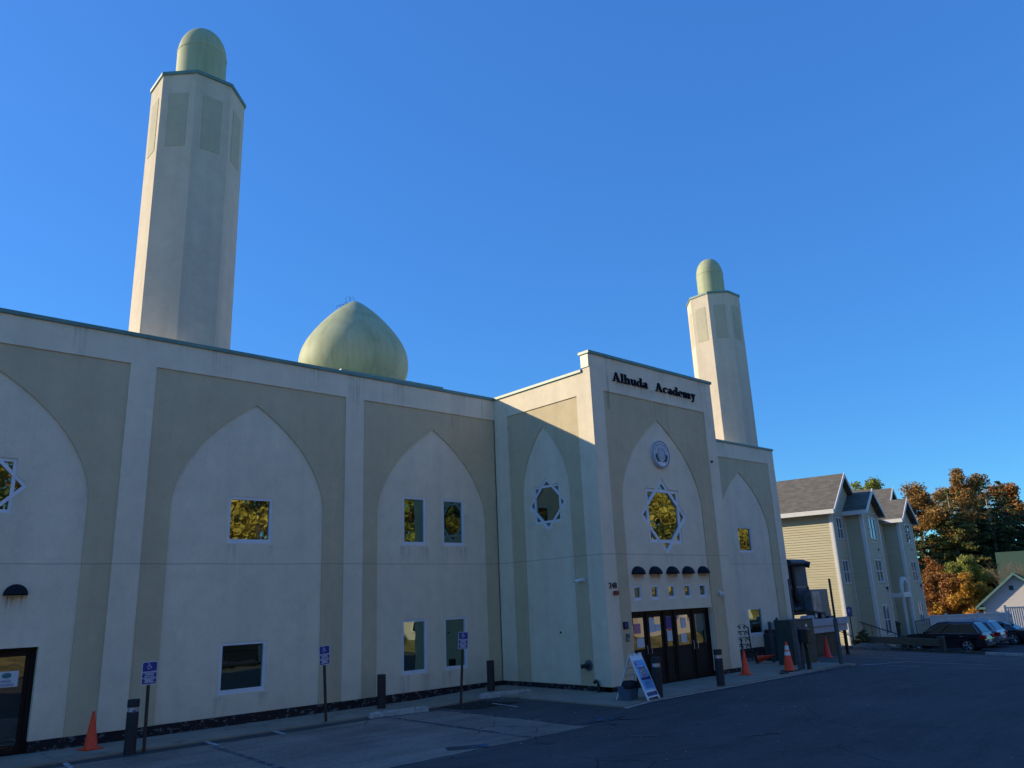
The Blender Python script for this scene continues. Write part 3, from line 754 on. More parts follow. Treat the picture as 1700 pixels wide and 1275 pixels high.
# --- small fittings on the walls
def fitting(name, mb, mat, **k): return mb.build(name, M[mat], school, **k)
fitting('alarm_strobe', MB().fbox(FC, .33, .53, 2.63, 2.745, .0, .07), 'darkred', bevel=.02)
a_ = fitting('notice_box', MB().fbox(FC, .70, .89, 1.67, 1.87, -.035, .01), 'door_frame'); 
MB().fbox(FC, .72, .87, 1.70, 1.85, .01, .014).build('notice', M['navy'], a_)
a_ = fitting('intercom', MB().fbox(FC, .785, .905, 1.32, 1.54, -.035, .02), 'galv', bevel=.01)
MB().fbox(FC, .81, .88, 1.44, 1.51, .02, .024).build('speaker_grille', M['black'], a_); MB().fbox(FC, .83, .86, 1.36, 1.39, .02, .026).build('button', M['white'], a_)
def dome_cam(fr, u, z, n0):
    a = MB().fbox(fr, u-.05, u+.05, z+.02, z+.10, n0, n0+.06).build('camera_bracket', M['white_frame'], school, bevel=.01)
    m = MB(); p = Vector(fr(u, z, n0+.09)); m.lathe(p.x, p.y, [(.0, p.z-.075), (.05, p.z-.06), (.07, p.z-.01), (.075, p.z+.03), (.06, p.z+.06), (0, p.z+.06)], 14)
    m.build('camera_dome', M['white_frame'], a, smooth=True)
dome_cam(FC, 5.70, 2.53, -.035)
m = MB(); m.fbox(FB, 3.72, 3.80, 3.05, 3.13, -.035, .03); cb = m.build('camera_bracket', M['white_frame'], school)
MB().tube([FB(3.76, 3.10, .05), FB(3.55, 3.06, .16)], [.045, .045], 10).build('camera_body', M['white_frame'], cb, smooth=True)
MB().tube([FB(3.552, 3.0602, .159), FB(3.53, 3.056, .17)], [.035, .03], 10).build('camera_lens', M['black'], cb)
# fire department connection (two-way inlet) on wall B
fd = MB().tube([FB(3.70, .72, -.036), FB(3.70, .72, -.01)], [.15, .15], 20).build('wall_plate', M['galv'], school)
fd.name = 'fire_inlet'
for s_ in (-1, 1):
    m = MB(); m.tube([FB(3.70, .72, -.01), FB(3.70+.02*s_, .72, .07), FB(3.70+.09*s_, .70, .15)], [.06, .06, .055], 12); nz_ = m.build('inlet_nozzle', M['black'], fd, smooth=True)
    MB().tube([FB(3.70+.09*s_, .70, .15), FB(3.70+.115*s_, .693, .178)], [.065, .065], 12).build('inlet_cap', M['black'], fd, smooth=True)
m = MB(); m.tube([(-.12, -4.16, -.02), (-.12, -4.16, .22), (-.12, -4.14, .30), (-.12, -4.08, .33), (-.12, -4.02, .28)], [.045, .045, .045, .045, .05], 10)
fitting('vent_pipe', m, 'black', smooth=True)
m = MB(); m.tube([FB(2.62, 1.62, -.07), FB(2.62, 1.62, -.04)], .03, 8); fitting('wall_plug', m, 'black')
m = MB(); m.tube([FC(6.05, 7.0, -.001), FC(6.05, 7.0, .06)], .04, 8); fitting('scupper_bolt', m, 'black')

# --- minarets
def minaret(cx, cy, a, zt, lr, ltop, name='minaret'):
    """octagonal shaft, painted panels under a green cap, cylindrical lantern with a pointed dome"""
    RR = a/math.cos(R(22.5)); m = MB()
    m.lathe(cx, cy, [(RR, zCA-.6), (RR, zt-.10)], 8, R(22.5)); m.f.append(tuple(range(8, 16)))
    sh = m.build(name, M['tower'], school)
    m = MB(); m.lathe(cx, cy, [(RR*.9, zt-.101), (RR*1.035, zt-.10), (RR*1.035, zt), (RR*.0, zt+.02)], 8, R(22.5)); m.build('cap', M['coping'], sh)
    ph = 1.78*a/1.25; pt = zt-.74*a/1.25; hw = RR*math.sin(R(22.5))*.56
    for k in range(8):
        an = R(45*k); n = Vector((math.cos(an), math.sin(an), 0)); u = Vector((-n.y, n.x, 0))
        f = Fr((cx+n.x*a, cy+n.y*a, 0), tuple(u), tuple(n))
        MB().fbox(f, -hw, hw, pt-ph, pt, -.01, .012).build('panel', M['tower_panel'], sh)
    zl = zt+.0; hc = (ltop-zl)*.62
    m = MB(); m.lathe(cx, cy, [(lr, zl), (lr, zl+hc-.06), (lr*1.014, zl+hc-.05), (lr*1.014, zl+hc), (lr*.985, zl+hc+.02)], 36); l = m.build('lantern', M['dome'], sh, smooth=True)
    pr = [(lr*.93, zl+hc)]; H = ltop-(zl+hc)
    for i in range(13):
        t = i/12; r = lr*.985*(math.cos(t*math.pi/2)**.85) if t < 1 else 0
        pr.append((max(r, 0), zl+hc+.01+H*(math.sin(t*math.pi/2)**1.05)))
    pr[-1] = (0, ltop+.03)
    m = MB(); m.lathe(cx, cy, pr, 36); m.build('lantern_dome', M['dome'], sh, smooth=True)
    return sh
minaret(-10.07, 2.0, 1.252, 18.22, .735, 20.62)
minaret(17.0, 1.42, 1.272, 17.62, .70, 19.95)
# --- onion dome with its low green kerb
dx, dy = -.85, 8.0
prof = [(1.80, 11.15), (1.95, 11.45), (2.18, 11.85), (2.29, 12.2), (2.32, 12.55), (2.28, 12.9), (2.17, 13.25), (1.95, 13.65), (1.62, 14.1), (1.27, 14.5), (.92, 14.86), (.55, 15.17), (.25, 15.39), (.0, 15.50)]
m = MB(); m.lathe(dx, dy, prof, 48); dm = m.build('onion_dome', M['dome'], school, smooth=True)
dm.modifiers.new('s', 'SUBSURF').levels = 1; dm.modifiers['s'].render_levels = 1
m = MB(); m.lathe(dx, dy, [(1.75, 10.4), (1.75, 11.2), (1.80, 11.22), (1.80, 11.30), (1.7, 11.32)], 48); m.build('drum', M['cheek'], dm, smooth=True)
m = MB()
for s_ in (-1, 1): m.tube([(dx-.33+.09*s_, dy-.05, 15.30), (dx-.40+.09*s_, dy-.05, 15.50), (dx-.22+.09*s_, dy-.05, 15.66), (dx-.12+.09*s_, dy-.05, 15.45)], .008, 5)
for k in range(3): m.tube([(dx-.95+.17*k, dy-.12, 14.9+.1*k), (dx-.93+.17*k, dy-.12, 15.03+.1*k), (dx-.80+.17*k, dy-.12, 15.06+.1*k), (dx-.78+.17*k, dy-.12, 14.98+.1*k)], .01, 5)
m.build('climbing_rungs', M['black'], dm)
m = MB(); m.box(-4.3, .1, 3.0, 3.25, 8.9, 10.56); m.box(-4.3, .1, 3.25, 12, 8.9, 10.5)
m.build('roof_kerb', M['coping'], school)

# ------------------------------------------------------------------ things on the forecourt
def root(name, loc, label, cat, group=None, rz=0.0): return thing(name, loc, rz, label, cat, group)

# bollards
def bollard(loc, label, mat='bollard', h=.98, band=True, r=.115, grp='bollards along the school front'):
    t = root('bollard', loc, label, 'bollard', grp)
    if band:
        MB().lathe(0, 0, [(0, -.05), (r, -.05), (r, h-.24)], 20).build('post', M[mat], t, smooth=True)
        MB().lathe(0, 0, [(r*.93, h-.24), (r*.93, h-.15)], 20).build('reflective_band', M['chrome'], t, smooth=True)
        MB().lathe(0, 0, [(r*.93, h-.15), (r*1.02, h-.15), (r*1.02, h-.01), (r*.9, h), (0, h+.004)], 20).build('cap', M[mat], t, smooth=True)
    else:
        MB().lathe(0, 0, [(0, -.05), (r, -.05), (r, h-.10), (r*.985, h-.10), (r*.985, h-.09), (r*1.0, h-.09), (r, h), (0, h+.002)], 20).build('post', M[mat], t, smooth=True)
    return t
b1 = bollard((-11.69, -1.81, -.09), 'charcoal bollard with a silver band and sticker beside the leftmost parking sign', h=1.04)
sg = MB(); sg.box(-.045, .02, -.117, -.112, .79, .84); sg.build('sticker', M['blue_fade'], b1)
m = MB(); m.box(-.06, .0, -.03, .03, 1.0, 1.03); m.build('cap_knob', M['bollard'], b1)
bollard((-4.97, -.66, -.055), 'plain dark brown bollard behind the left concrete wheel stop', 'bollard_brown', .86, False)
bollard((-1.2, -.80, .02), 'plain dark brown bollard in the wall corner behind the right wheel stop', 'bollard_brown', .86, False, .115)
bollard((-.19, -6.30, .035), 'charcoal bollard with silver band next to the folding poster board')
bollard((2.67, -6.28, .035), 'charcoal bollard with silver band in front of the right-hand entrance door')

# accessible-parking signs: leaning channel posts with blue plates
def wheelchair(fr_m, u, z, s):
    """small white wheelchair symbol"""
    mb = MB(); P = lambda x, y: (u+x*s, z+y*s)
    mb.plate(fr_m, [P(-.02+.05*math.cos(a), .36+.05*math.sin(a)) for a in [k*math.pi/5 for k in range(10)]], [], .0025, .004)
    for a, b_, w in (((-.03, .30), (.0, .06), .028), ((.0, .06), (.20, .06), .026), ((.20, .06), (.27, -.14), .026), ((-.01, .19), (.16, .19), .02), ((.27, -.14), (.33, -.11), .02)):
        dx_, dy_ = b_[0]-a[0], b_[1]-a[1]; L = math.hypot(dx_, dy_); nx_, ny_ = -dy_/L*w, dx_/L*w
        mb.plate(fr_m, [P(a[0]+nx_, a[1]+ny_), P(b_[0]+nx_, b_[1]+ny_), P(b_[0]-nx_, b_[1]-ny_), P(a[0]-nx_, a[1]-ny_)], [], .0025, .0042)
    o = [P(.01+.18*math.cos(a), -.06+.18*math.sin(a)) for a in [R(120+k*21) for k in range(11)]]
    i_ = [P(.01+.14*math.cos(a), -.06+.14*math.sin(a)) for a in [R(120+k*21) for k in range(11)]]
    mb.plate(fr_m, o+i_[::-1], [], .0025, .0044); return mb
def parking_sign(loc, top, tilt, label, rz=0):
    t = root('parking_sign', loc, label, 'sign', 'accessible parking signs before the school', rz); t.rotation_euler = (0, R(tilt), R(rz))
    m = MB(); w = .03
    m.box(-w, w, -.006, .0, -.1, top-.02).box(-w, -w+.006, .001, .028, -.1, top-.02).box(w-.006, w, .001, .028, -.1, top-.02)
    m.build('post', M['rustpost'], t)
    f = Fr((0, -.012, top-.2285), (1, 0, 0), (0, -1, 0))
    def rr(w_, h_, r):
        P = []
        for cx, cz, a0 in ((w_-r, h_-r, 0), (-w_+r, h_-r, 90), (-w_+r, -h_+r, 180), (w_-r, -h_+r, 270)):
            P += [(cx+r*math.cos(R(a0+k*22.5)), cz+r*math.sin(R(a0+k*22.5))) for k in range(5)]
        return P
    p = MB().plate(f, rr(.152, .2285, .03), [], -.003, 0).build('plate', M['white'], t)
    MB().plate(f, rr(.140, .216, .024), [], .0, .002).build('blue_field', M['blue'], p)
    wheelchair(f, -.02, .125, .19).build('wheelchair_symbol', M['white'], p)
    for body, z, s in (('HANDICAPPED', .018, .040), ('PARKING', -.022, .040), ('SPECIAL PLATE', -.065, .028), ('REQUIRED. UNAUTHORIZED', -.098, .020),
                       ('VEHICLES MAY BE', -.126, .024), ('REMOVED AT', -.153, .024), ("OWNER'S EXPENSE", -.181, .024)):
        text('lettering', body, s*1.25, M['white'], p, f, 0, z, .0035, .0008, xs=.82, bold=.0012)
    return t
parking_sign((-11.45, -1.93, -.09), 1.76, -.6, 'blue handicapped parking sign on a brown post beside the leftmost bollard', -3)
parking_sign((-7.12, -1.56, -.09), 1.80, -3.6, 'blue handicapped parking sign leaning left, between the leftmost bollard and the left wheel stop', 4)
parking_sign((-3.19, -1.86, -.09), 1.90, 3.6, 'blue handicapped parking sign leaning right in the dark asphalt patch before the narrow windows', -12)

# concrete wheel stops
def wheelstop(a, b_, label):
    a, b_ = Vector(a), Vector(b_); d = b_-a; L = d.length; t = root('wheel_stop', ((a.x+b_.x)/2, (a.y+b_.y)/2, gz((a.x+b_.x)/2, -2)), label, 'wheel stop', 'concrete wheel stops', math.atan2(d.y, d.x))
    m = MB(); n = 14
    prof = [(-.085, 0), (-.07, .10), (-.045, .125), (.045, .125), (.07, .10), (.085, 0)]
    r = random.Random(int(L*100))
    for i in range(n+1):
        x = -L/2+L*i/n; k = .82 if i in (0, n) else 1
        for y, z in prof: m.v.append((x+(.02 if i == 0 else -.02 if i == n else 0)*(z > .05), y*(1 if z < .05 else k)+r.uniform(-.005, .005), z*k+(r.uniform(-.008, .006) if z > .05 else -.02)))
    for i in range(n):
        for j in range(5): q = i*6+j; m.f.append((q, q+1, q+7, q+6))
    m.f += [tuple(range(6)), tuple(n*6+k for k in reversed(range(6)))]
    m.build('block', M['stone'], t); 
    mm = MB()
    for x in (-L*.28, L*.28): mm.tube([(x, 0, .05), (x, 0, .135)], .018, 8)
    mm.build('anchor_pin', M['rustpost'], t)
wheelstop((-6.07, -1.80, 0), (-4.45, -2.06, 0), 'pale concrete wheel stop left of the right-leaning parking sign')
wheelstop((-2.35, -1.62, 0), (-.78, -2.10, 0), 'pale concrete wheel stop in the corner right of the right-leaning parking sign')

# cones
def cone(loc, h, mat, label, base='same', bands=0, rot=None, grp='traffic cones'):
    t = root('traffic_cone', loc, label, 'traffic cone', grp)
    if rot: t.rotation_euler = rot
    bw = h*.25
    m = MB(); m.box(-bw, bw, -bw, bw, 0, .03)
    m.build('base', M['black'] if base == 'black' else M[mat], t, bevel=.012)
    r0, r1 = h*.185, h*.035; rr_ = lambda z: r0+(r1-r0)*(z-.03)/(h-.03)
    m = MB(); m.lathe(0, 0, [(rr_(.03)+.015, .03), (rr_(.05), .05), (rr_(h-.02), h-.02), (rr_(h-.02)*.9, h), (r1*.5, h), (r1*.45, h-.05)], 20)
    m.build('body', M[mat], t, smooth=True)
    for k in range(bands):
        z0, z1 = ((.54, .67), (.72, .88))[k]; z0 *= h; z1 *= h
        MB().lathe(0, 0, [(rr_(z0)+.002, z0), (rr_(z0)+.004, z0), (rr_(z1)+.004, z1), (rr_(z1)+.002, z1)], 20).build('collar', M['white'], t, smooth=True)
    return t
c1 = cone((-12.11, -.62, -.055), .74, 'cone', 'orange traffic cone with a torn sticker standing by the wall right of the left-hand door', rot=(0, 0, .3))
m = MB(); m.box(-.03, .04, -.062, -.058, .48, .53); q = m.build('sticker', M['paper'], c1); q.rotation_euler = (R(-8), 0, 0); q.location = (0, -.014, 0)
cone((5.66, -5.22, .035), .73, 'cone', 'plain orange traffic cone by the iron trellis right of the entrance', rot=(0, 0, .2))
cone((7.16, -5.89, .035), .90, 'cone', 'tall orange traffic cone with two white collars before the grey green cabinet', 'black', 2)
cone((16.6, -2.4, gz(16.6, -2.4)), .86, 'cone_red', 'red traffic cone standing far back under the platform ledge', 'same', 0)
f_ = cone((9.35, -3.35, .16), .72, 'cone', 'orange traffic cone lying on its side by the wall', 'black', 0, rot=(0, R(80), R(-45)))

# folding poster board
ab = root('poster_board', (-.66, -6.0, .035), 'white folding board with a blue coat drive poster at the entrance kerb', 'poster board', rz=R(10))
def leaf(sgn, poster):
    """one leaf of the A-frame: 0.62 wide, 1.12 tall, leaning to the ridge"""
    y0 = -.47*sgn; H = 1.10; 
    d = Vector((0, -y0, H)); L = d.length; d.normalize(); nn = Vector((0, -sgn*H, -.47+0*H)).normalized() if False else Vector((0, -sgn*H/L, sgn*0+ .47/L))
    o = Vector((0, y0, 0))
    class F2:
        def __call__(s, u, z, n=0.0): p = o+Vector((u, 0, 0))+d*z+nn*n; return tuple(p)
    f = F2(); w = .31
    mb = MB(); out = [(-w, 0), (-w+.05, 0), (-w+.05, .06), (w-.05, .06), (w-.05, 0), (w, 0), (w, L), (w-.12, L), (w-.14, L-.07), (.07, L-.07), (.05, L), (-.05, L), (-.07, L-.07), (-w+.14, L-.07), (-w+.12, L), (-w, L)]
    holes = [rect(-w+.05, w-.05, .12, L-.17)] if not poster else []
    mb.plate(f, out, holes, -.03, 0); fr = mb.build('frame', M['white_frame'], ab)
    if not poster:
        m2 = MB()
        for k in range(4): m2.plate(f, rect(-w+.04, w-.04, .2+.2*k, .23+.2*k), [], -.02, -.005)
        m2.build('cross_bar', M['white_frame'], fr)
        return
    p = MB().plate(f, rect(-w+.045, w-.045, .09, L-.18), [], .0, .004).build('poster', M['sky_print'], fr)
    q = lambda a, b_, c, d_, mt, n=.006, nm='print': MB().plate(f, rect(a, b_, c, d_), [], .004, n).build(nm, M[mt], p)
    q(-.25, -.12, .90, .97, 'red'); q(-.15, .15, .58, .86, 'white', .0055)
    q(-.22, .24, .50, .57, 'navy'); q(-.26, .26, .10, .19, 'navy'); q(-.26, .26, .192, .25, 'white', .0055)
    text('lettering', 'COAT', .045, M['white'], p, f, -.185, .935, .008, .001, xs=.8)
    for body, z, s in (('WINTER', .80, .085), ('COAT', .715, .12), ('DRIVE', .62, .105)): text('lettering', body, s, M['navy'], p, f, 0, z, .008, .001, bold=.003)
    for z in (.44, .405, .37, .335, .30): MB().plate(f, rect(-.16, .17-.03*((z*100) % 3), z, z+.012), [], .004, .007).build('text_line', M['navy'], p)
leaf(1, True); leaf(-1, False)
# bin and coats behind the board
bn = root('plastic_bin', (-.92, -5.9, .035), 'translucent grey blue plastic bin of dark coats behind the poster board', 'plastic bin')
m = MB(); m.lathe(0, 0, [(.0, 0), (.23, 0), (.27, .30), (.285, .30), (.285, .32), (.255, .32), (.22, .03), (0, .03)], 4, R(45)); m.build('tub', plain('bin_plastic', (.085, .13, .20), .3), bn)
cl = MB(); r_ = random.Random(5)
for k in range(9):
    x, y = r_.uniform(-.14, .14), r_.uniform(-.12, .12); rad = r_.uniform(.08, .13)
    cl.lathe(x, y, [(0, .30), (rad, .33), (rad*1.15, .40+r_.uniform(0, .04)), (rad*.7, .46+r_.uniform(0, .05)), (0, .48)], 9)
tag(cl.build('coat_pile', plain('dark_cloth', (.014, .014, .022), .9, 0, .3, 20), smooth=True, loc=(-.92, -5.9, -.02)), 'heap of dark coats in the plastic bin behind the poster board', 'coats')

# iron trellis panels leaning by the wall, with scrolls
def trellis(loc, rz, label):
    t = root('iron_trellis', loc, label, 'trellis', None, rz)
    m = MB()
    for x in (-.26, .26): m.tube([(x, 0, 0), (x, .10, 1.25)], .024, 6)
    m.build('side_bar', M['black'], t)
    for k in range(5):
        z = .14+.24*k; y = z*.08
        MB().tube([(-.26, y, z), (.26, y, z)], .017, 5).build('cross_bar', M['black'], t)
        for s in (-1, 1):
            pts = []
            for i in range(15):
                a = i/14*4.2; r = .105*(1-i/18); pts.append((s*(.12-.0*i)+s*r*math.cos(a), y+.01, z+.12+r*math.sin(a)))
            MB().tube(pts, .02, 5).build('scroll', M['black'], t, smooth=True)
    for s in (-1, 1):
        MB().tube([(s*.13, .1, 1.2), (s*.15, .1, 1.30), (s*.10, .1, 1.37), (s*.04, .1, 1.33)], .011, 5).build('finial', M['black'], t, smooth=True)
trellis((10.65, -2.15, -.02), R(-30), 'black wrought iron trellis with scrolls leaning by the wall behind the plain orange cone')
# small dark rag on the pavement
rg = MB(); r_ = random.Random(9)
for k in range(7): rg.lathe(r_.uniform(-.14, .14), r_.uniform(-.05, .05), [(0, 0), (.07, .0), (.06, .035), (.0, .06)], 7)
tag(rg.build('dark_glove', M['black'], smooth=True, loc=(6.35, -6.15, .035)), 'small crumpled black rag on the pavement before the tall cone', 'rag')

# posts at the utility corner
def pole(name, loc, label, cat='post', parts=(), tilt=(0, 0)):
    t = root(name, loc, label, cat); t.rotation_euler = (R(tilt[0]), R(tilt[1]), 0)
    for nm, z0, z1, r, mt, sq in parts:
        m = MB()
        if sq: m.box(-r, r, -r, r, z0, z1)
        else: m.tube([(0, 0, z0), (0, 0, z1)], r, 12)
        o = m.build(nm, M[mt], t, smooth=not sq)
    return t
pole('pipe_post', (7.62, -6.02, 0), 'tall blue grey pipe post rising before the cabinet left side', 'post', (('pipe', -.1, 1.5, .065, 'pipe', False), ('upper_tube', 1.5, 2.92, .035, 'pipe', False)))
tp = pole('signless_post', (10.47, -6.02, gz(10.47, -6)), 'tall post with thick grey sleeve and thin dark perforated top at the lot edge', 'post', (('sleeve', -.1, 1.52, .075, 'pipe', False), ('perforated_tube', 1.52, 2.92, .030, 'rustpost', True)))
m = MB()
for k in range(24): m.tube([(-.034, 0, 1.6+.055*k), (-.0315, 0, 1.6+.055*k)], .009, 6).tube([(0, -.034, 1.6+.055*k), (0, -.0315, 1.6+.055*k)], .009, 6)
tag(m.build('punched_holes', M['galv'], tp), kind='stuff')
pole('guard_post', (10.17, -3.60, 0), 'short grey pipe post beside the lower right window of the school', 'post', (('pipe', -.1, 1.45, .06, 'pipe', False),))
pole('stake', (11.9, -1.2, -.05), 'thin short grey stake under the lower right window', 'stake', (('rod', -.1, .75, .03, 'pipe', False),))
pole('slanted_rail', (7.95, -5.95, 0), 'second grey pipe post right against the cabinet front corner', 'post', (('pipe', -.1, 1.40, .055, 'pipe', False),), (0, 0))

# transformer cabinet and smaller dark unit
cb = root('utility_cabinet', (9.12, -5.02, .035), 'large grey green metal utility cabinet behind the striped cone', 'utility cabinet')
MB().box(0, 1.62, 0, .62, 0, 1.46).build('housing', M['cabinet'], cb, bevel=.012)
MB().box(-.02, 1.64, -.02, .64, 1.462, 1.50).build('lid', M['cabinet'], cb, bevel=.01)
for x0, x1 in ((.03, .79), (.81, 1.59)): 
    dd = MB().box(x0, x1, -.022, -.002, .08, 1.40).build('door', M['cabinet'], cb, bevel=.006)
    MB().box(x1-.12, x1-.09, -.05, -.023, .75, .90).build('handle', M['galv'], dd)
MB().tube([(1.25, -.03, 1.05), (1.25, -.023, 1.05)], .04, 10).build('round_label', M['white'], cb)
MB().box(1.0, 1.14, -.027, -.023, 1.22, 1.32).build('warning_label', M['paper'], cb)
MB().box(-.02, 1.66, -.05, .67, -.035, .0).build('pad', M['concrete'], cb)
cu = root('meter_unit', (10.95, -3.35, -.02), 'dark steel unit with a rounded valve on top, left of the utility cabinet', 'utility unit')
MB().box(0, .5, 0, .55, 0, 1.0).build('housing', M['cab_dark'], cu, bevel=.02)
MB().box(.02, .45, .0, .5, 1.005, 1.14).build('lid', M['black'], cu, bevel=.01)
m = MB(); m.lathe(.40, .12, [(0, 1.14), (.10, 1.145), (.10, 1.38), (.13, 1.40), (.10, 1.46), (.05, 1.52), (0, 1.60)], 14); m.build('valve_cap', M['black'], cu, smooth=True)
# brown letter box on a black post
mbx = root('letter_box', (7.98, -6.15, 0), 'black and brown steel letter box on a thick black post before the cabinet', 'letter box', rz=R(4))
MB().box(-.06, .06, -.06, .06, -.05, .86).build('post', M['black'], mbx, bevel=.01)
MB().plate(Fr((0, -.065, 0), (1, 0, 0), (0, -1, 0)), [(-.06, .62), (.06, .62), (.17, .84), (-.17, .84)], [], -.10, 0).build('bracket', M['black'], mbx)
MB().box(-.22, .22, -.16, .22, .861, 1.30).build('box', M['black'], mbx, bevel=.015)
fd_ = MB().box(-.205, .205, -.175, -.162, .88, 1.27).build('door', M['mail'], mbx, bevel=.01)
MB().tube([(.15, -.18, 1.16), (.15, -.176, 1.16)], .022, 8).build('lock', M['chrome'], fd_)
MB().box(-.16, .16, -.19, -.176, 1.20, 1.235).build('letter_flap', M['black'], fd_)

# platform with boarded front beside the school's far corner
pf = root('platform', (0, 0, 0), 'white edged flat platform with brown boards below, beside the school corner', 'platform')
MB().box(15.7, 20.5, -1.55, -.25, 1.08, 1.14).build('top', M['galv'], pf)
MB().box(17.2, 20.6, -1.62, -1.555, .92, 1.235).build('fascia', M['ledge'], pf, bevel=.01)
MB().box(15.66, 15.70, -1.6, -.25, .92, 1.2).build('fascia', M['ledge'], pf)
MB().box(17.2, 20.6, -1.54, -1.48, .62, .92).build('soffit_board', M['ledge'], pf)
for i in range(6): MB().box(15.75+.62*i, 16.35+.62*i, -1.46, -1.42, -.5, .915).build('board', M['brownboard'], pf)
for x in (20.4,): MB().box(x, x+.12, -1.5, -1.38, -.6, 1.08).build('leg', M['rustpost'], pf)

# air handling tower
ch_ = root('chiller_tower', (0, 0, 0), 'tall blue grey air handling tower with dark ducts behind the school corner', 'air handling unit')
x0, y0 = 19.05, .55
MB().box(x0, x0+2.3, y0, y0+2.2, 1.35, 4.05).build('housing', M['galv'], ch_, bevel=.03)
for k in range(2): 
    MB().box(x0+.12, x0+1.02, y0-.025, y0-.002, 1.5+1.25*k, 2.65+1.25*k).build('panel', M['cab_dark'], ch_, bevel=.01)
    MB().box(x0+1.12, x0+2.2, y0-.025, y0-.002, 1.5+1.25*k, 2.65+1.25*k).build('panel', M['pipe'], ch_, bevel=.01)
MB().tube([(x0+.2, y0-.22, 3.85), (x0+1.5, y0-.22, 3.85), (x0+1.8, y0-.24, 3.82), (x0+1.9, y0-.45, 3.74)], .16, 12).build('duct', M['duct'], ch_, smooth=True)
MB().tube([(x0+.62, y0-.15, 3.75), (x0+.62, y0-.15, 2.2), (x0+.75, y0-.15, 1.95)], .10, 10).build('duct', M['black'], ch_, smooth=True)
MB().tube([(x0-.1, y0-.3, 1.62), (x0+1.35, y0-.3, 1.66), (x0+1.6, y0-.4, 1.72)], .12, 10).build('duct', M['duct'], ch_, smooth=True)
MB().tube([(x0+1.45, y0-.35, 1.75), (x0+1.75, y0-.3, 2.25), (x0+1.85, y0-.2, 2.7)], .05, 8).build('duct', M['black'], ch_, smooth=True)
hu = root('fan_unit', (0, 0, 0), 'lower silver fan unit standing in front of the air handling tower', 'fan unit')
MB().box(x0+1.0, x0+2.75, y0-.75, y0-.36, 1.20, 2.55).build('housing', M['galv'], hu, bevel=.02)
MB().box(x0+1.08, x0+1.85, y0-.775, y0-.752, 1.35, 2.45).build('panel', plain('patchy_steel', (.30, .34, .40), .35, .4, .45, 3), hu)
MB().tube([(x0+2.75, y0-.55, 1.3), (x0+2.95, y0-.55, 2.5)], .03, 6).build('brace', M['galv'], hu)
# clutter on the platform
for nm, x, w, h, mt, lb, ct in (('white_box', 17.6, .62, .22, 'ledge', 'low white box on the platform edge left of the dark motor', 'box'), ('control_box', 18.25, .34, .42, 'mail', 'small pale fronted control box standing on the platform', 'control box'),
                        ('motor', 18.85, .5, .34, 'black', 'black motor housing on the platform below the duct', 'motor'), ('tray', 19.6, .5, .14, 'black', 'shallow black tray at the right end of the platform clutter', 'tray')):
    t = root(nm, (x, -1.2, 1.14), lb, ct)
    MB().box(0, w, 0, .4, 0, h).build('case', M[mt], t, bevel=.02)
    MB().box(.03, w-.03, .02, .38, h+.001, h+.03).build('lid', M['pipe' if mt == 'black' else mt], t, bevel=.008)
    MB().box(.05, w*.6, -.012, -.001, h*.3, h*.7).build('label_plate', M['paper' if nm == 'control_box' else 'galv'], t)

# ------------------------------------------------------------------ apartment house
AO = Vector((28.7, 2.35, 0)); aa = R(10); AU = Vector((math.cos(aa), math.sin(aa), 0)); AV = Vector((-math.sin(aa), math.cos(aa), 0))
apt = thing('apartment_house', label='three storey khaki clapboard apartment house with white trim and grey gables', cat='apartment house')
GB = -1.7; EV = 7.05
def AFront(v): return Fr(AO+AV*v, AU, -AV)
def ALeft(u): return Fr(AO+AU*u, -AV, -AU)           # facing left, u' = -v
def ARight(u): return Fr(AO+AU*u, AV, AU)
def clap(fr, u0, u1, z0, z1, holes=(), gable=None, mat='siding', parent=apt, st=.15, th=.034, name='siding'):
    """lapped boards as one mesh: each course leans out to its lower edge; cut round holes and to a gable"""
    m = MB(); z = z0; base = []
    while z < z1-1e-3:
        zt = min(z+st, z1); segs = [(u0, u1)]
        if gable:
            zm = (z+zt)/2; hw = gable(zm)
            if hw is not None:
                if hw[1]-hw[0] < .05: break
                segs = [hw]
        for a, b_, c, d_ in holes:
            ns = []
            for s0, s1 in segs:
                if zt <= c+.01 or z >= d_-.01 or b_ <= s0 or a >= s1: ns.append((s0, s1)); continue
                if a > s0: ns.append((s0, a))
                if b_ < s1: ns.append((b_, s1))
            segs = ns
        for s0, s1 in segs:
            m.add([fr(s0, z, th), fr(s1, z, th), fr(s1, zt, .004), fr(s0, zt, .004), fr(s0, z, 0), fr(s1, z, 0)], [(0, 1, 2, 3), (4, 5, 1, 0)])
        z = zt
    o = m.build(name, M[mat], parent, fix=False); o['kind'] = 'stuff'; return o
def aplane(fr, pts, mat='siding', n0=-.15, n1=0, name='wall'): return MB().plate(fr, pts, [], n0, n1).build(name, M[mat], apt)
def housewin(fr, u0, u1, z0, z1, parent=apt, double=True):
    f = MB(); ring(f, fr, u0, u1, z0, z1, .07, -.02, .055); f = f.build('window', M['trimwhite'], parent)
    MB().fbox(fr, u0+.06, u1-.06, z0+.06, z1-.06, -.01, .008).build('pane', M['glass_house'], f)
    if double: MB().fbox(fr, (u0+u1)/2-.045, (u0+u1)/2+.045, z0+.07, z1-.07, .009, .045).build('mullion', M['trimwhite'], f)
    MB().fbox(fr, u0+.07, u1-.07, (z0+z1)/2-.025, (z0+z1)/2+.025, .009, .035).build('meeting_rail', M['trimwhite'], f)
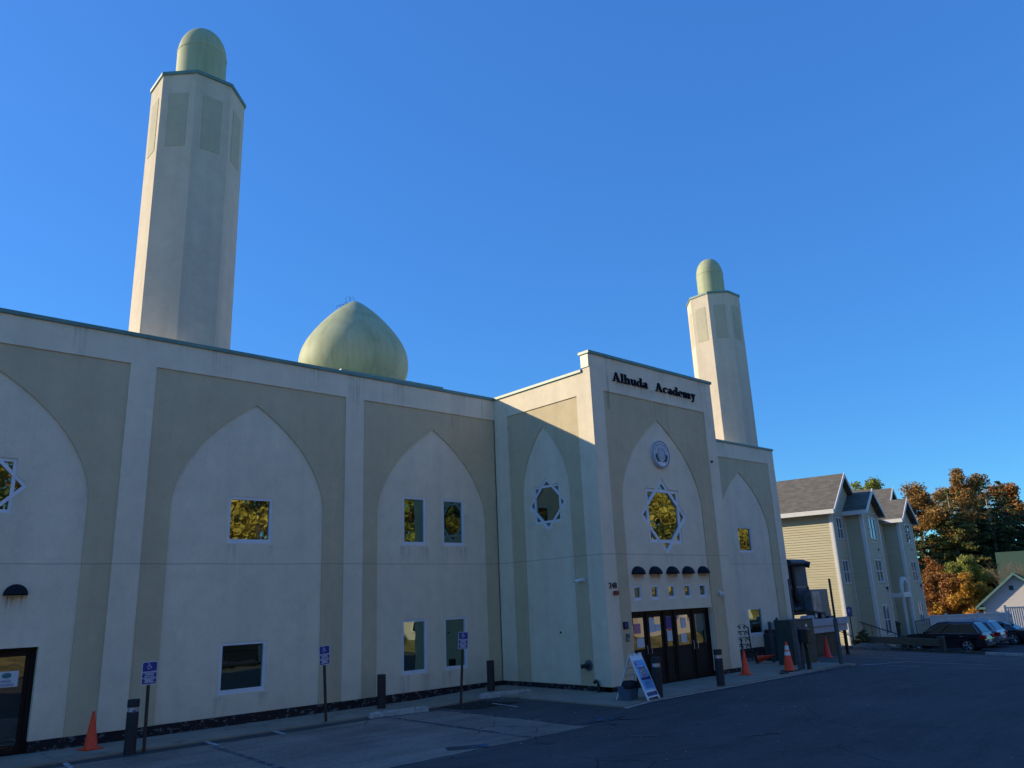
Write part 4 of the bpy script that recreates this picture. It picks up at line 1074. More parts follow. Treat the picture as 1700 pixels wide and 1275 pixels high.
# main blocks (solid cores)
def acore(u0, u1, v0, v1, z0, z1):
    m = MB(); P = [AO+AU*u+AV*v for u, v in ((u0, v0), (u1, v0), (u1, v1), (u0, v1))]
    m.add([(p.x, p.y, z0) for p in P]+[(p.x, p.y, z1) for p in P], [(0, 3, 2, 1), (4, 5, 6, 7), (0, 1, 5, 4), (1, 2, 6, 5), (2, 3, 7, 6), (3, 0, 4, 7)]); return m
acore(.005, 18.9, .005, 13, GB, EV).build('wall', M['siding'], apt)
acore(2.755, 6.495, -1.045, .0, GB, EV).build('bay_wall', M['siding'], apt)
acore(12.405, 16.595, -1.045, .0, GB, EV).build('bay_wall', M['siding'], apt)
Lf = ALeft(0)
hl = [(-1.66, -.86, .15, 1.5)]
clap(Lf, -13, 0, GB, EV, [(-1.62, -.90, -.35, 1.40)])
housewin(Lf, -1.66, -.88, -.38, 1.42, double=False)
W1 = [(.72, 1.92, 5.40, 6.76), (.72, 1.94, 2.79, 4.18)]
clap(AFront(0), 0, 2.755, GB, EV, W1)
for w in W1: housewin(AFront(0), *w)
B1 = [(3.97, 5.52, 5.44, 6.82), (3.97, 5.54, 2.78, 4.20), (4.0, 5.58, -.34, 1.45)]
clap(AFront(-1.05), 2.755, 6.495, GB, EV+0, B1)
for w in B1: housewin(AFront(-1.05), *w)
clap(ALeft(2.75), -.0, 1.05, GB, EV); clap(AFront(0), 6.5, 12.4, GB, EV, [(8.6, 9.7, GB, .75)]); 
clap(ALeft(12.4), 0, 1.05, GB, EV)
B2 = [(13.92, 15.62, 5.5, 6.92), (13.98, 15.66, 2.78, 4.22), (14.0, 15.5, -.1, 1.36)]
clap(AFront(-1.05), 12.405, 16.595, GB, EV, B2)
for w in B2: housewin(AFront(-1.05), *w)
clap(AFront(0), 16.6, 18.9, GB, EV)
# gables
def gab(uL, uR, pk, ph, ov=.0):
    def g(z):
        if z < EV: return None
        t = (z-EV)/(ph-EV); return (uL+(pk-uL)*t, uR+(pk-uR)*t)
    return g
clap(AFront(0), 0, 6, EV, 9.5, (), gab(-.1, 5.8, 2.85, 9.45)); clap(AFront(-1.05), 0, 6, EV, 8.5, (), gab(2.80, 6.45, 4.62, 8.50))
clap(AFront(0), 0, 6, EV, 9.7, (), gab(12.9, 18.7, 15.8, 9.65)); clap(AFront(-1.05), 0, 6, EV, 8.6, (), gab(12.45, 16.55, 14.5, 8.60))
# trim boards
def trim(fr, u0, u1, z0, z1, n=.045): MB().fbox(fr, u0, u1, z0, z1, -.02, n).build('trim_board', M['trimwhite'], apt)
trim(AFront(0), -.04, .14, GB, EV); trim(Lf, -.16, .0, GB, EV, .05)
trim(AFront(0), 2.60, 2.74, GB, EV)
trim(AFront(-1.05), 2.71, 2.90, GB, EV); trim(ALeft(2.75), .90, 1.04, GB, EV, .05); trim(AFront(-1.05), 6.36, 6.53, GB, EV)
trim(AFront(-1.05), 12.36, 12.56, GB, EV); trim(ALeft(12.4), .90, 1.04, GB, EV, .05); trim(AFront(-1.05), 16.46, 16.63, GB, EV)
# roofs: ridge along v (towards the viewer), thick slabs with fascia and rake boards
def gable_roof(uL, uR, pk, ze, zp, vf, vb, mat='shingle', th=.16, parent=apt):
    for sgn, ue in ((-1, uL), (1, uR)):
        a = AO+AU*ue; b_ = AO+AU*pk
        P = [(a+AV*vf, ze), (b_+AV*vf, zp), (b_+AV*vb, zp), (a+AV*vb, ze)]
        m = MB(); m.add([(p.x, p.y, z) for p, z in P]+[(p.x, p.y, z-th) for p, z in P], [(0, 1, 2, 3), (4, 7, 6, 5), (0, 4, 5, 1), (1, 5, 6, 2), (2, 6, 7, 3), (3, 7, 4, 0)])
        o = m.build('roof', M[mat], parent)
        L = math.hypot(pk-ue, zp-ze); uvl = o.data.uv_layers.new(name='UVMap')
        for poly in o.data.polygons:
            for li in poly.loop_indices:
                c = Vector(o.data.vertices[o.data.loops[li].vertex_index].co); d_ = c-AO
                uvl.data[li].uv = (d_.dot(AV), abs(d_.dot(AU)-ue)/abs(pk-ue)*L)
        f = AFront(vf-.001)
        MB().plate(f, [(ue, ze+.02), (pk, zp+.02), (pk, zp-.24), (ue, ze-.22)], [], -.0, .05).build('rake_board', M['trimwhite'], parent)
        g = ALeft(ue+.0) if sgn < 0 else ARight(ue)
        if sgn < 0: MB().fbox(g, -vb, -vf, ze-.24, ze+.015, .001, .10).build('gutter', M['trimwhite'], parent)
        else: MB().fbox(g, vf, vb, ze-.24, ze+.015, .001, .10).build('gutter', M['trimwhite'], parent)
gable_roof(-.5, 6.2, 2.85, EV+.05, 9.60, -.35, 13.3)
gable_roof(2.35, 6.9, 4.62, EV+.08, 8.62, -1.45, 3.2)
gable_roof(12.5, 19.1, 15.8, EV+.05, 9.78, -.35, 13.3)
gable_roof(12.0, 17.0, 14.5, EV+.08, 8.74, -1.45, 3.2)
m = MB(); P = [AO+AU*u+AV*v for u, v in ((5.2, -.3), (13.4, -.3), (13.4, 6.5), (5.2, 6.5), (13.4, 13), (5.2, 13))]
zz = (EV+.04, EV+.04, 9.3, 9.3, EV+.04, EV+.04)
m.add([(p.x, p.y, z) for p, z in zip(P, zz)]+[(p.x, p.y, z-.15) for p, z in zip(P, zz)], [(0, 1, 2, 3), (3, 2, 4, 5), (6, 7, 1, 0), (9, 8, 7, 6)]); o = m.build('roof', M['shingle'], apt)
o.data.uv_layers.new(name='UVMap')
# entrance porch with an arched white front
pc = MB(); f = AFront(-1.75)
pc = pc.plate(f, [(7.1, 1.95), (7.1, 2.25)] + [(8.1-1.0*math.cos(R(k*15)), 2.25+.85*math.sin(R(k*15))) for k in range(13)] + [(9.1, 2.25), (9.1, 1.95)], [[(8.1-.78*math.cos(R(k*15)), 2.12+.78*math.sin(R(k*15))) for k in range(13)]], -.16, 0).build('porch_canopy', M['trimwhite'], apt)
MB().fbox(f, 7.05, 9.3, 1.82, 2.06, -1.7, .02).build('beam', M['trimwhite'], pc)
for u in (7.2, 8.95): MB().fbox(f, u, u+.14, GB+.3, 1.82, -.16, -.02).build('porch_column', M['trimwhite'], apt)
MB().fbox(AFront(0), 8.6, 9.7, GB+.5, .75, -.02, .05).build('entrance_door', M['cab_dark'], apt)
MB().fbox(AFront(0), 6.6, 10.5, GB, GB+.5, .01, 1.9).build('porch_step', M['concrete'], apt)
for u, v, z in ((5.9, -1.05, 2.35), (16.0, -1.05, 2.42)):
    f = AFront(v); a_ = MB().fbox(f, u-.08, u+.10, z, z+.16, .02, .12).build('floodlight', M['black'], apt); MB().fbox(f, u+.11, u+.25, z-.06, z+.08, .06, .16).build('lamp_head', M['trimwhite'], a_)
for u, v, z in ((5.4, -1.05, 4.75), (15.2, -1.05, 5.0)): MB().fbox(AFront(v), u-.05, u+.08, z, z+.14, .02, .07).build('dryer_vent', M['black'], apt)
# entry railings
def railing(fr, u0, z0, u1, z1, n, h=.85, k=4, name='stair_railing', label='', cat='railing'):
    t = tag(thing(name), label, cat)
    MB().tube([fr(u0, z0+h, n), fr(u1, z1+h, n)], .028, 6).build('top_rail', M['black'], t); MB().tube([fr(u0, z0+.12, n), fr(u1, z1+.12, n)], .022, 6).build('lower_rail', M['black'], t)
    for i in range(k+1):
        s = i/k; u = u0+(u1-u0)*s; z = z0+(z1-z0)*s
        MB().tube([fr(u, z-.1, n), fr(u, z+h, n)], .026 if i in (0, k) else .012, 6).build('baluster' if 0 < i < k else 'newel', M['black'], t)
railing(Lf, -2.0, .0, .4, -1.1, .7, .95, 2, 'stair_railing', 'black sloping rail against the sunlit side of the apartment house')
railing(ALeft(2.75), -.2, -.35, 2.3, -1.25, .15, .95, 6, 'stair_railing', 'black stair railing in front of the first dark recess of the apartment house')
railing(AFront(-2.2), 6.4, -.6, 10.6, -.6, .1, .95, 16, 'porch_railing', 'black porch railing behind the dark car at the arched entrance')
# sign by the house
ps = root('parking_sign', (27.9, 1.75, gz(27.9, 1.75)), 'small faded blue sign on a thin black post before the apartment house corner', 'sign')
MB().box(-.03, .03, -.02, .02, -.1, 2.3).build('post', M['black'], ps)
f = Fr((0, -.03, 2.0), (1, 0, 0), (0, -1, 0)); p = MB().fbox(f, -.17, .17, -.26, .26, -.004, .0).build('plate', M['blue_fade'], ps); wheelchair(f, -.03, .05, .28).build('wheelchair_symbol', M['white'], p)
ps.rotation_euler = (0, 0, R(-35))

# ------------------------------------------------------------------ lot edge: timber rail, kerb, rock, shrub
def P3(x, y, dz=0): return Vector((x, y, gz(x, y)+dz))
gr = tag(thing('guard_rail'), 'weathered timber guard rail between stout posts before the dark car', 'guard rail')
ra, rb = (28.35, 1.0), (26.25, -3.55)
for i, (x, y) in enumerate((ra, (27.3, -1.3), rb)):
    MB().box(x-.15, x+.15, y-.15, y+.15, gz(x, y)-.2, gz(x, y)+(.78 if i else .62)).build('post', M['timber'], gr, bevel=.02)
a, b_ = P3(*ra, .50), P3(*rb, .50); d = (b_-a).normalized(); s_ = Vector((d.y, -d.x, 0))*.07; a = a-Vector((.17, 0, 0)); b_ = b_-Vector((.17, 0, 0))
m = MB(); m.add([a-s_+Vector((0, 0, -.18)), a+s_+Vector((0, 0, -.18)), b_+s_+Vector((0, 0, -.18)), b_-s_+Vector((0, 0, -.18)), a-s_+Vector((0, 0, .18)), a+s_+Vector((0, 0, .18)), b_+s_+Vector((0, 0, .18)), b_-s_+Vector((0, 0, .18))], [(0, 1, 2, 3), (4, 5, 6, 7), (0, 1, 5, 4), (1, 2, 6, 5), (2, 3, 7, 6), (3, 0, 4, 7)])
m.build('beam', M['timber'], gr, bevel=.015)
def kerb_blocks(y0, y1, n, off, h, mat, nm):
    r = random.Random(int(y0*10)+77)
    root_ = MB().box(crest(y0)+off-.01, crest(y0)+off+.01, y0-.01, y0+.01, -1.2, -1.1).build(nm, M[mat]); tag(root_, kind='structure')
    for i in range(n):
        ya = y0+(y1-y0)*i/n; yb = y0+(y1-y0)*(i+1)/n-.02; xa, xb = crest(ya)+off, crest(yb)+off; j = r.uniform(-.02, .02)
        za, zb = gz(crest(ya)-.2, ya)-.25, gz(crest(ya)-.2, ya)+h+j
        MB().add([(xa, ya, za), (xa+.2, ya, za), (xb+.2, yb, za), (xb, yb, za), (xa, ya, zb), (xa+.2, ya, zb), (xb+.2, yb, zb), (xb, yb, zb)], [(0, 3, 2, 1), (4, 5, 6, 7), (0, 1, 5, 4), (1, 2, 6, 5), (2, 3, 7, 6), (3, 0, 4, 7)]).build('kerb_stone', M[mat], root_, bevel=.015)
kerb_blocks(1.2, -5.6, 5, 0.0, .10, 'timber', 'timber_edging'); kerb_blocks(-5.65, -26, 11, .0, .12, 'stone', 'kerb')
def rockm(loc, s, label, seed):
    r = random.Random(seed); bm = bmesh.new(); bmesh.ops.create_icosphere(bm, subdivisions=3, radius=1)
    for v in bm.verts:
        n = v.co.normalized(); k = 1+.16*math.sin(n.x*4+seed)+.12*math.sin(n.y*5+seed*2)+r.uniform(-.03, .03); v.co = Vector((v.co.x*s[0]*k, v.co.y*s[1]*k, max(-.3, v.co.z)*s[2]*k))
    me = bpy.data.meshes.new('rock'); bm.to_mesh(me); bm.free(); me.materials.append(M['rock'])
    o = bpy.data.objects.new('rock', me); COL.objects.link(o); o.location = loc; tag(o, label, 'rock')
rockm((28.0, .75, gz(27.9, .8)), (.65, 1.1, .30), 'low grey boulder beside the shrub at the lot edge', 3)
rockm((27.9, 2.4, gz(27.9, 2.4)), (.35, .6, .16), 'small grey stone below the apartment house sign', 5)

# ------------------------------------------------------------------ vegetation
def leaf_mesh(name, mat, centres, radii, n, size, parent, seed=0, flatz=1.0, shell=.55, droop=0):
    """n small leaf quads spread through clumps (numpy)"""
    rs = np.random.RandomState(seed); centres = np.array(centres, float); radii = np.array(radii, float)
    w = radii**2; w /= w.sum(); idx = rs.choice(len(centres), n, p=w)
    d = rs.normal(size=(n, 3)); d /= np.linalg.norm(d, axis=1)[:, None]
    rr = radii[idx]*(shell+(1-shell)*rs.rand(n))*(.85+.3*rs.rand(n))
    p = centres[idx]+d*rr[:, None]*np.array([1, 1, flatz])
    a = rs.normal(size=(n, 3)); a /= np.linalg.norm(a, axis=1)[:, None]
    nn = d*.7+rs.normal(size=(n, 3))*.5; b = np.cross(a, nn); b /= np.linalg.norm(b, axis=1)[:, None]+1e-9
    s = size*(.6+.8*rs.rand(n))[:, None]
    v = np.stack([p-a*s, p+b*s*.55, p+a*s, p-b*s*.55], 1).reshape(-1, 3)
    me = bpy.data.meshes.new(name); me.vertices.add(4*n); me.vertices.foreach_set('co', v.ravel())
    me.loops.add(4*n); me.loops.foreach_set('vertex_index', np.arange(4*n, dtype=np.int32))
    me.polygons.add(n); me.polygons.foreach_set('loop_start', np.arange(0, 4*n, 4, dtype=np.int32)); me.polygons.foreach_set('loop_total', np.full(n, 4, dtype=np.int32))
    me.update(calc_edges=True); me.materials.append(mat)
    o = bpy.data.objects.new(name, me); COL.objects.link(o); o.parent = parent; return o
def broadleaf(loc, h, w, mat, label, seed, n=9000, leaf=.22, trunk_h=.3, bark='bark', grp=None, name='broadleaf_tree', bare=0.0):
    t = root(name, loc, label, 'tree', grp); r = random.Random(seed)
    tm = MB(); tr = h*.018+.05; top = Vector((r.uniform(-.4, .4), r.uniform(-.4, .4), h*.82))
    pts = [Vector((0, 0, -.4)), Vector((0, 0, h*trunk_h)), top*.72, top]
    tm.tube(pts, [tr*1.25, tr, tr*.5, tr*.15], 8)
    cs, rd = [], []
    nb = 17
    for i in range(nb):
        s = i/nb; z = h*(trunk_h*.8+(.98-trunk_h*.8)*s); ang = i*2.4+r.uniform(-.4, .4)
        prof = math.sin(math.pi*min(1, (s*.92+.12)))**.7
        L = w*.5*prof*r.uniform(.6, 1.05)
        st = Vector((0, 0, z*.78)); en = Vector((math.cos(ang)*L, math.sin(ang)*L, z+r.uniform(-.2, .4)))
        mid = st.lerp(en, .5)+Vector((0, 0, -.15*L))
        tm.tube([st, mid, en], [tr*.42*(1-s*.6), tr*.25*(1-s*.6), .02], 5)
        for k in range(4):
            q = st.lerp(en, .45+.2*k)+Vector((r.uniform(-1, 1), r.uniform(-1, 1), r.uniform(-.6, .9)))*w*.09
            cs.append(tuple(q)); rd.append(w*r.uniform(.065, .125))
            if k > 1: tm.tube([en.lerp(st, .3), q], [.03, .012], 4)
    for k in range(8):
        a = r.uniform(0, 6.28); q = Vector((math.cos(a)*w*.15*r.random(), math.sin(a)*w*.15*r.random(), h*r.uniform(.82, .97))); cs.append(tuple(q)); rd.append(w*r.uniform(.06, .11))
    tm.build('trunk', M[bark], t, smooth=True, fix=False)
    if n: leaf_mesh('crown', mat, cs, rd, n, leaf, t, seed, .85, .25)
    return t
def conifer(loc, h, w, mat, label, seed, n=9000, leaf=.26, low=.12, grp=None, name='conifer', bark='bark'):
    t = root(name, loc, label, 'tree', grp); r = random.Random(seed); tm = MB(); tr = h*.014+.06
    tm.tube([(0, 0, -.4), (0, 0, h*.5), (0, 0, h)], [tr*1.2, tr*.7, .03], 8)
    cs, rd = [], []; tiers = int(h*1.5)
    for i in range(tiers):
        s = i/(tiers-1); z = h*(low+(1-low)*s); R0 = w*.5*(1-s)**.75*r.uniform(.75, 1.1)+.15
        k = max(3, int(7*(1-s)+2)); ph = r.uniform(0, 6)
        for j in range(k):
            a = ph+2*math.pi*j/k+r.uniform(-.3, .3); L = R0*r.uniform(.7, 1.15)
            en = Vector((math.cos(a)*L, math.sin(a)*L, z-.12*L+r.uniform(-.2, .2))); tm.tube([(0, 0, z), en], [.05*(1-s)+.015, .01], 4)
            for q in (.45, .72, .95): cs.append((en.x*q, en.y*q, z+(en.z-z)*q)); rd.append(max(.18, L*.24*(1.2-q*.5)))
    cs.append((0, 0, h-.1)); rd.append(.2)
    tm.build('trunk', M[bark], t, smooth=True, fix=False); leaf_mesh('crown', mat, cs, rd, n, leaf, t, seed, .45, .2)
    return t
GRD = -1.42
T_ = 'trees behind the apartment house'
broadleaf((83.2, 23.4, GRD), 17.4, 11.3, M['leaf_lime'], 'pale green tree top showing above the apartment house roofs', 11, 18200, 0.16, grp=T_)
broadleaf((78.6, 16.0, GRD), 15.4, 11.3, M['leaf_orange'], 'tall orange tree rising just right of the apartment house', 12, 28600, 0.14, grp=T_)
broadleaf((87.9, 14.2, GRD), 17.3, 10.8, M['leaf_orange'], 'tallest orange tree in the middle of the wood', 13, 31200, 0.15, grp=T_)
broadleaf((94.6, 11.7, GRD), 15.6, 10.1, M['leaf_rust'], 'rust brown tree right of the tallest orange tree', 15, 26000, 0.16, grp=T_)
broadleaf((80.3, 13.1, GRD), 10.8, 6.9, M['leaf_olive'], 'olive green leafy tree below the orange crowns beside the apartment house', 14, 20800, 0.15, grp=T_)
conifer((74.0, 15.7, GRD), 13.1, 7.6, M['leaf_green'], 'dark evergreen close behind the last bay of the apartment house', 21, 23400, 0.14, grp=T_)
conifer((77.6, 12.2, GRD), 14.0, 8.1, M['leaf_olive'], 'olive toned evergreen with a bare pale trunk below the orange tree', 22, 26000, 0.14, .38, grp=T_, bark='bark_pale')
conifer((80.9, 9.4, GRD), 14.6, 8.3, M['leaf_green'], 'broad dark evergreen in the middle of the wood with a pale lower trunk', 23, 28600, 0.14, .34, grp=T_, bark='bark_pale')
conifer((86.4, 9.4, GRD), 15.2, 8.6, M['leaf_green'], 'dark evergreen left of the green roofed house chimney side', 24, 26000, 0.15, .2, grp=T_)
conifer((89.2, 6.4, GRD), 15.6, 9.1, M['leaf_green'], 'dark spreading evergreen right behind the green roof', 25, 26000, 0.15, grp=T_)
conifer((80.7, 2.8, GRD), 16.1, 6.6, M['leaf_green'], 'evergreen cut by the right edge of the photo', 26, 23400, 0.14, grp=T_)
conifer((95.2, 7.0, GRD), 16.1, 8.3, M['leaf_green'], 'farthest dark evergreen seen over the green roof', 27, 20800, 0.16, grp=T_)
conifer((84.6, 13.2, GRD), 14.3, 8.3, M['leaf_green'], 'dark evergreen directly below the tallest orange tree', 28, 26000, 0.15, grp=T_)
B_ = 'autumn bushes behind the fence'
broadleaf((66.6, 10.9, GRD), 5.0, 6.0, M['leaf_rust'], 'rust red bush right beside the apartment house above the fence', 31, 15600, 0.10, .05, grp=B_, name='bush')
broadleaf((66.6, 8.4, GRD), 4.7, 5.2, M['leaf_gold'], 'golden orange bush in the middle above the white fence', 32, 16900, 0.10, .05, grp=B_, name='bush')
broadleaf((69.5, 9.3, GRD), 6.5, 5.4, M['leaf_lime'], 'yellow green bush behind the golden one', 33, 14300, 0.10, .05, grp=B_, name='bush')
broadleaf((70.2, 12.6, GRD), 6.2, 5.7, M['leaf_rust'], 'brown leaved bush in the gap behind the rust red bush', 34, 13000, 0.11, .05, grp=B_, name='bush')
def bare(loc, h, seed, label):
    t = root('bare_tree', loc, label, 'tree', 'bare grey trees above the fence'); r = random.Random(seed); m = MB()
    def grow(p, d, L, rad, dep):
        q = p+d*L; m.tube([p, p.lerp(q, .5)+Vector((r.uniform(-.06, .06), r.uniform(-.06, .06), .02))*L, q], [rad, rad*.8, rad*.6], 4, False)
        if dep == 0: return
        for _ in range(3):
            nd_ = (d+Vector((r.uniform(-.7, .7), r.uniform(-.7, .7), r.uniform(-.1, .5)))).normalized(); grow(p.lerp(q, r.uniform(.5, 1)), nd_, L*r.uniform(.6, .8), rad*.58, dep-1)
    for k in range(3): grow(Vector((r.uniform(-.5, .5), r.uniform(-.5, .5), 0)), Vector((r.uniform(-.3, .3), r.uniform(-.3, .3), 1)).normalized(), h*.36, .06, 5)
    m.build('trunk', M['twig'], t, fix=False)
bare((66.5, 4.5, GRD), 6.6, 41, 'bare brown twiggy tree left of the white house gable')
bare((69.5, 3.2, GRD), 7.0, 42, 'bare branching tree rising behind the white house left eave')
sh_ = broadleaf((28.4, 1.45, gz(28.4, 1.45)-.1), 1.0, 1.2, M['leaf_green'], 'small dark shrub at the left end of the timber guard rail', 51, 1800, .05, .02, name='shrub'); sh_['category'] = 'shrub'

# picket fence
def fence(a, b_, zt, zb, label, solid=True, n=90):
    t = tag(thing('picket_fence'), label, 'fence', 'white fences behind the parked cars'); a, b_ = Vector((*a, 0)), Vector((*b_, 0)); d = b_-a; L = d.length; d.normalize(); nn = Vector((d.y, -d.x, 0))
    if nn.dot(Vector((-1, -.8, 0))) < 0: nn = -nn
    f = Fr(a, d, nn); m = MB(); st = L/n
    for i in range(n): m.fbox(f, i*st, i*st+st*(.90 if solid else .55), zb, zt-.05-(0 if solid else .02*(i % 2)), 0, .02)
    tag(m.build('pickets', M['trimwhite'], t, fix=False), kind='stuff')
    MB().fbox(f, 0, L, zt-.16, zt-.08, .021, .06).build('rail', M['trimwhite'], t); MB().fbox(f, 0, L, zb+.2, zb+.28, .021, .06).build('rail', M['trimwhite'], t)
    k = int(L/2.4)
    for i in range(k+1): MB().fbox(f, L*i/k-.06, L*i/k+.06, zb-.1, zt+.08, -.06, .075).build('post', M['trimwhite'], t)
fence((47.5, 6.0), (53.2, 1.2), .28, GRD, 'low white picket fence behind the dark parked car')
fence((52.6, 1.2), (57.0, -4.5), .68, GRD, 'taller white open picket fence before the white house', False, 46)

# white house with green roof
hs = tag(thing('white_house'), 'white clapboard house with a green shingle roof and a small gabled wing behind the fence', 'house')
HO = Vector((62.4, 6.4, 0)); HU = Vector((.242, -.970, 0)); HN = Vector((-.970, -.242, 0))
hf = Fr(HO+HU*.45, HU, HN); W_ = 5.7; ez_, pz = .70, 3.1
m = MB(); m.plate(hf, [(0, GRD), (W_, GRD), (W_, ez_), (W_/2, pz-.1), (0, ez_)], [], -6, -.01).build('wall', M['siding_white'], hs)
g_ = lambda z: (0, W_) if z < ez_ else (W_/2*(z-ez_)/(pz-ez_), W_-W_/2*(z-ez_)/(pz-ez_))
clap(hf, 0, W_, GRD, pz-.1, [(1.35, 2.2, -1.2, -.1)], g_, 'siding_white', hs, .16, .02)
housewin(hf, 1.35, 2.2, -1.2, -.15, hs, False)
MB().fbox(hf, W_/2-.55, W_/2-.2, 1.75, 2.15, .0, .05).build('gable_vent', M['cabinet'], hs)
for s in (-1, 1):
    u0 = W_/2+s*(W_/2+.5); z0 = ez_-.42
    m = MB(); m.plate(hf, [(u0, z0), (W_/2, pz), (W_/2, pz+.16), (u0, z0+.16)], [], -6, .45).build('roof', M['shingle_green'], hs)
    MB().plate(hf, [(u0, z0-.06), (W_/2, pz-.06), (W_/2, pz+.17), (u0, z0+.17)], [], .451, .50).build('rake_board', M['coping'], hs)
MB().fbox(hf, -.55, .25, ez_-.5, ez_-.32, .0, .46).build('eave_return', M['coping'], hs)
# main part behind the wing, ridge parallel to the wing's gable
m = MB(); m.plate(Fr(HO+HU*2.1-HN*6.0, HN*-1, HU*-1), [(0, GRD), (0, 1.9), (3.6, 5.0), (7.2, 1.9), (7.2, GRD)], [], -14, 0).build('main_wall', M['siding_white'], hs)
m = MB(); m.plate(Fr(HO+HU*1.8-HN*6.0, HN*-1, HU*-1), [(-1.9, .1), (3.6, 5.15), (3.6, 5.35), (-1.95, .28)], [], -14.6, 0).build('main_roof', M['shingle_green'], hs)
m = MB(); m.plate(Fr(HO+HU*1.8-HN*6.0, HN*-1, HU*-1), [(3.601, 5.15), (7.6, 1.6), (7.6, 1.78), (3.601, 5.35)], [], -14.6, 0).build('main_roof', M['shingle_green'], hs)

# ------------------------------------------------------------------ cars
def car(loc, rz, body_mat, label, L=4.9, Wd=1.92, H=1.72, kind='suv', chrome=True):
    """x = length (nose at +x), y = left(+)/right(-)"""
    t = root('parked_car', loc, label, 'car', 'cars parked nose-in by the apartment house', rz)
    hL = L/2; wx = (hL-.95, -hL+1.0); wr = .36; belt = H*.60
    side = Fr((0, 0, 0), (1, 0, 0), (0, -1, 0))
    def lower(ins):
        P = [(-hL+.10+ins, .30), ]
        for c in (wx[1], wx[0]):
            P += [(c-wr-.06, .26)] + [(c+(wr+.06)*math.cos(R(180-a)), .36+(wr+.06)*math.sin(R(180-a))) for a in range(0, 181, 20)] + [(c+wr+.06, .26)]
        if kind == 'suv':
            P += [(hL-.10-ins, .30), (hL-.02-ins, .55), (hL-.10-ins, .88), (hL-.45, 1.0), (hL-1.25, belt+.02), (-hL+.12+ins, belt), (-hL+.02+ins, .80), (-hL+.0+ins, .52)]
        else:
            P += [(hL-.12-ins, .28), (hL-.02-ins, .50), (hL-.12-ins, .72), (hL-.5, .84), (hL-1.35, belt+.0), (-hL+.85, belt+.03), (-hL+.16+ins, belt+.02), (-hL+.02+ins, .72), (-hL+ins, .48)]
        return P
    b = MB().plate(side, lower(0), [], -Wd/2+.0, Wd/2).build('body', M[body_mat], t, smooth=True, bevel=.06)
    # greenhouse: loft of belt outline to a narrower roof
    if kind == 'suv': xs_b = (-hL+.10, hL-1.30); xs_t = (-hL+.55, hL-2.25)
    else: xs_b = (-hL+.62, hL-1.35); xs_t = (-hL+1.45, hL-2.35)
    yb, yt = Wd/2-.05, Wd/2-.24; zt = H-.02
    m = MB(); m.add([(xs_b[0], -yb, belt-.02), (xs_b[1], -yb+.05, belt-.02), (xs_b[1], yb-.05, belt-.02), (xs_b[0], yb, belt-.02),
                     (xs_t[0], -yt, zt-.04), (xs_t[1], -yt, zt-.03), (xs_t[1], yt, zt-.03), (xs_t[0], yt, zt-.04), (xs_t[0]+.35, -yt+.05, zt), (xs_t[1]-.45, -yt+.05, zt+.01), (xs_t[1]-.45, yt-.05, zt+.01), (xs_t[0]+.35, yt-.05, zt)],
                    [(0, 1, 5, 4), (1, 2, 6, 5), (2, 3, 7, 6), (3, 0, 4, 7), (4, 5, 9, 8), (5, 6, 10, 9), (6, 7, 11, 10), (7, 4, 8, 11), (8, 9, 10, 11)])
    m.build('cabin', M[body_mat], t, smooth=True, bevel=.05)
    def sidewin(x0b, x1b, x0t, x1t, s):
        z0, z1 = belt+.05, zt-.14; k0 = (z0-belt)/(zt-belt); k1 = (z1-belt)/(zt-belt); y0 = (yb+(yt-yb)*k0)*s; y1 = (yb+(yt-yb)*k1)*s; o = .012*s
        q = [(x0b, y0+o, z0), (x1b, y0+o, z0), (x1t, y1+o, z1), (x0t, y1+o, z1)]
        MB().add(q+[(a, b_-.02*s, c) for a, b_, c in q], [(0, 1, 2, 3), (4, 7, 6, 5), (0, 4, 5, 1), (1, 5, 6, 2), (2, 6, 7, 3), (3, 7, 4, 0)]).build('side_window', M['glass_car'], t)
    lo, hi = xs_b[0]+.22, xs_b[1]-.16; lt, ht = xs_t[0]+.10, xs_t[1]-.12; c1, c2 = (.36, .68) if kind == 'suv' else (.42, .99)
    for s in (-1, 1):
        sidewin(lo, lo+(hi-lo)*c1-.03, lt, lt+(ht-lt)*c1-.03, s)
        sidewin(lo+(hi-lo)*c1+.03, lo+(hi-lo)*c2-.03, lt+(ht-lt)*c1+.03, lt+(ht-lt)*c2-.03, s)
        if c2 < .9: sidewin(lo+(hi-lo)*c2+.03, hi, lt+(ht-lt)*c2+.03, ht, s)
        if chrome:
            y0 = (yb+.004)*s; MB().tube([(lo-.02, y0, belt+.03), (hi+.02, y0-.03*s, belt+.03)], .014, 5).build('chrome_strip', M['chrome'], t)
            y1 = (yt+.018)*s; MB().tube([(lo-.02, y0, belt+.04), (lt-.04, y1, zt-.12), (ht, y1, zt-.11), (hi+.02, y0-.03*s, belt+.04)], .014, 5).build('chrome_strip', M['chrome'], t)
        MB().box(xs_b[1]-.35, xs_b[1]-.17, s*(Wd/2+.03)-.08, s*(Wd/2+.03)+.08, belt+.0, belt+.14).build('mirror', M[body_mat], t, bevel=.03)
        for x in (lo+(hi-lo)*c1-.12, lo+(hi-lo)*min(c2, .95)-.12): MB().box(x-.10, x+.06, s*(Wd/2+.012)-.012, s*(Wd/2+.012)+.012, belt-.16, belt-.12).build('door_handle', M['chrome'] if chrome else M[body_mat], t)
        MB().box(-hL-.01, -hL+.30, s*(Wd/2-.17)-.19, s*(Wd/2-.17)+.178, belt-.30, belt-.07).build('tail_light', M['taillight'], t, bevel=.02)
        MB().box(hL-.42, hL-.03, s*(Wd/2-.20)-.19, s*(Wd/2-.20)+.202, .72, .86).build('headlight', M['headlight'], t, bevel=.03)
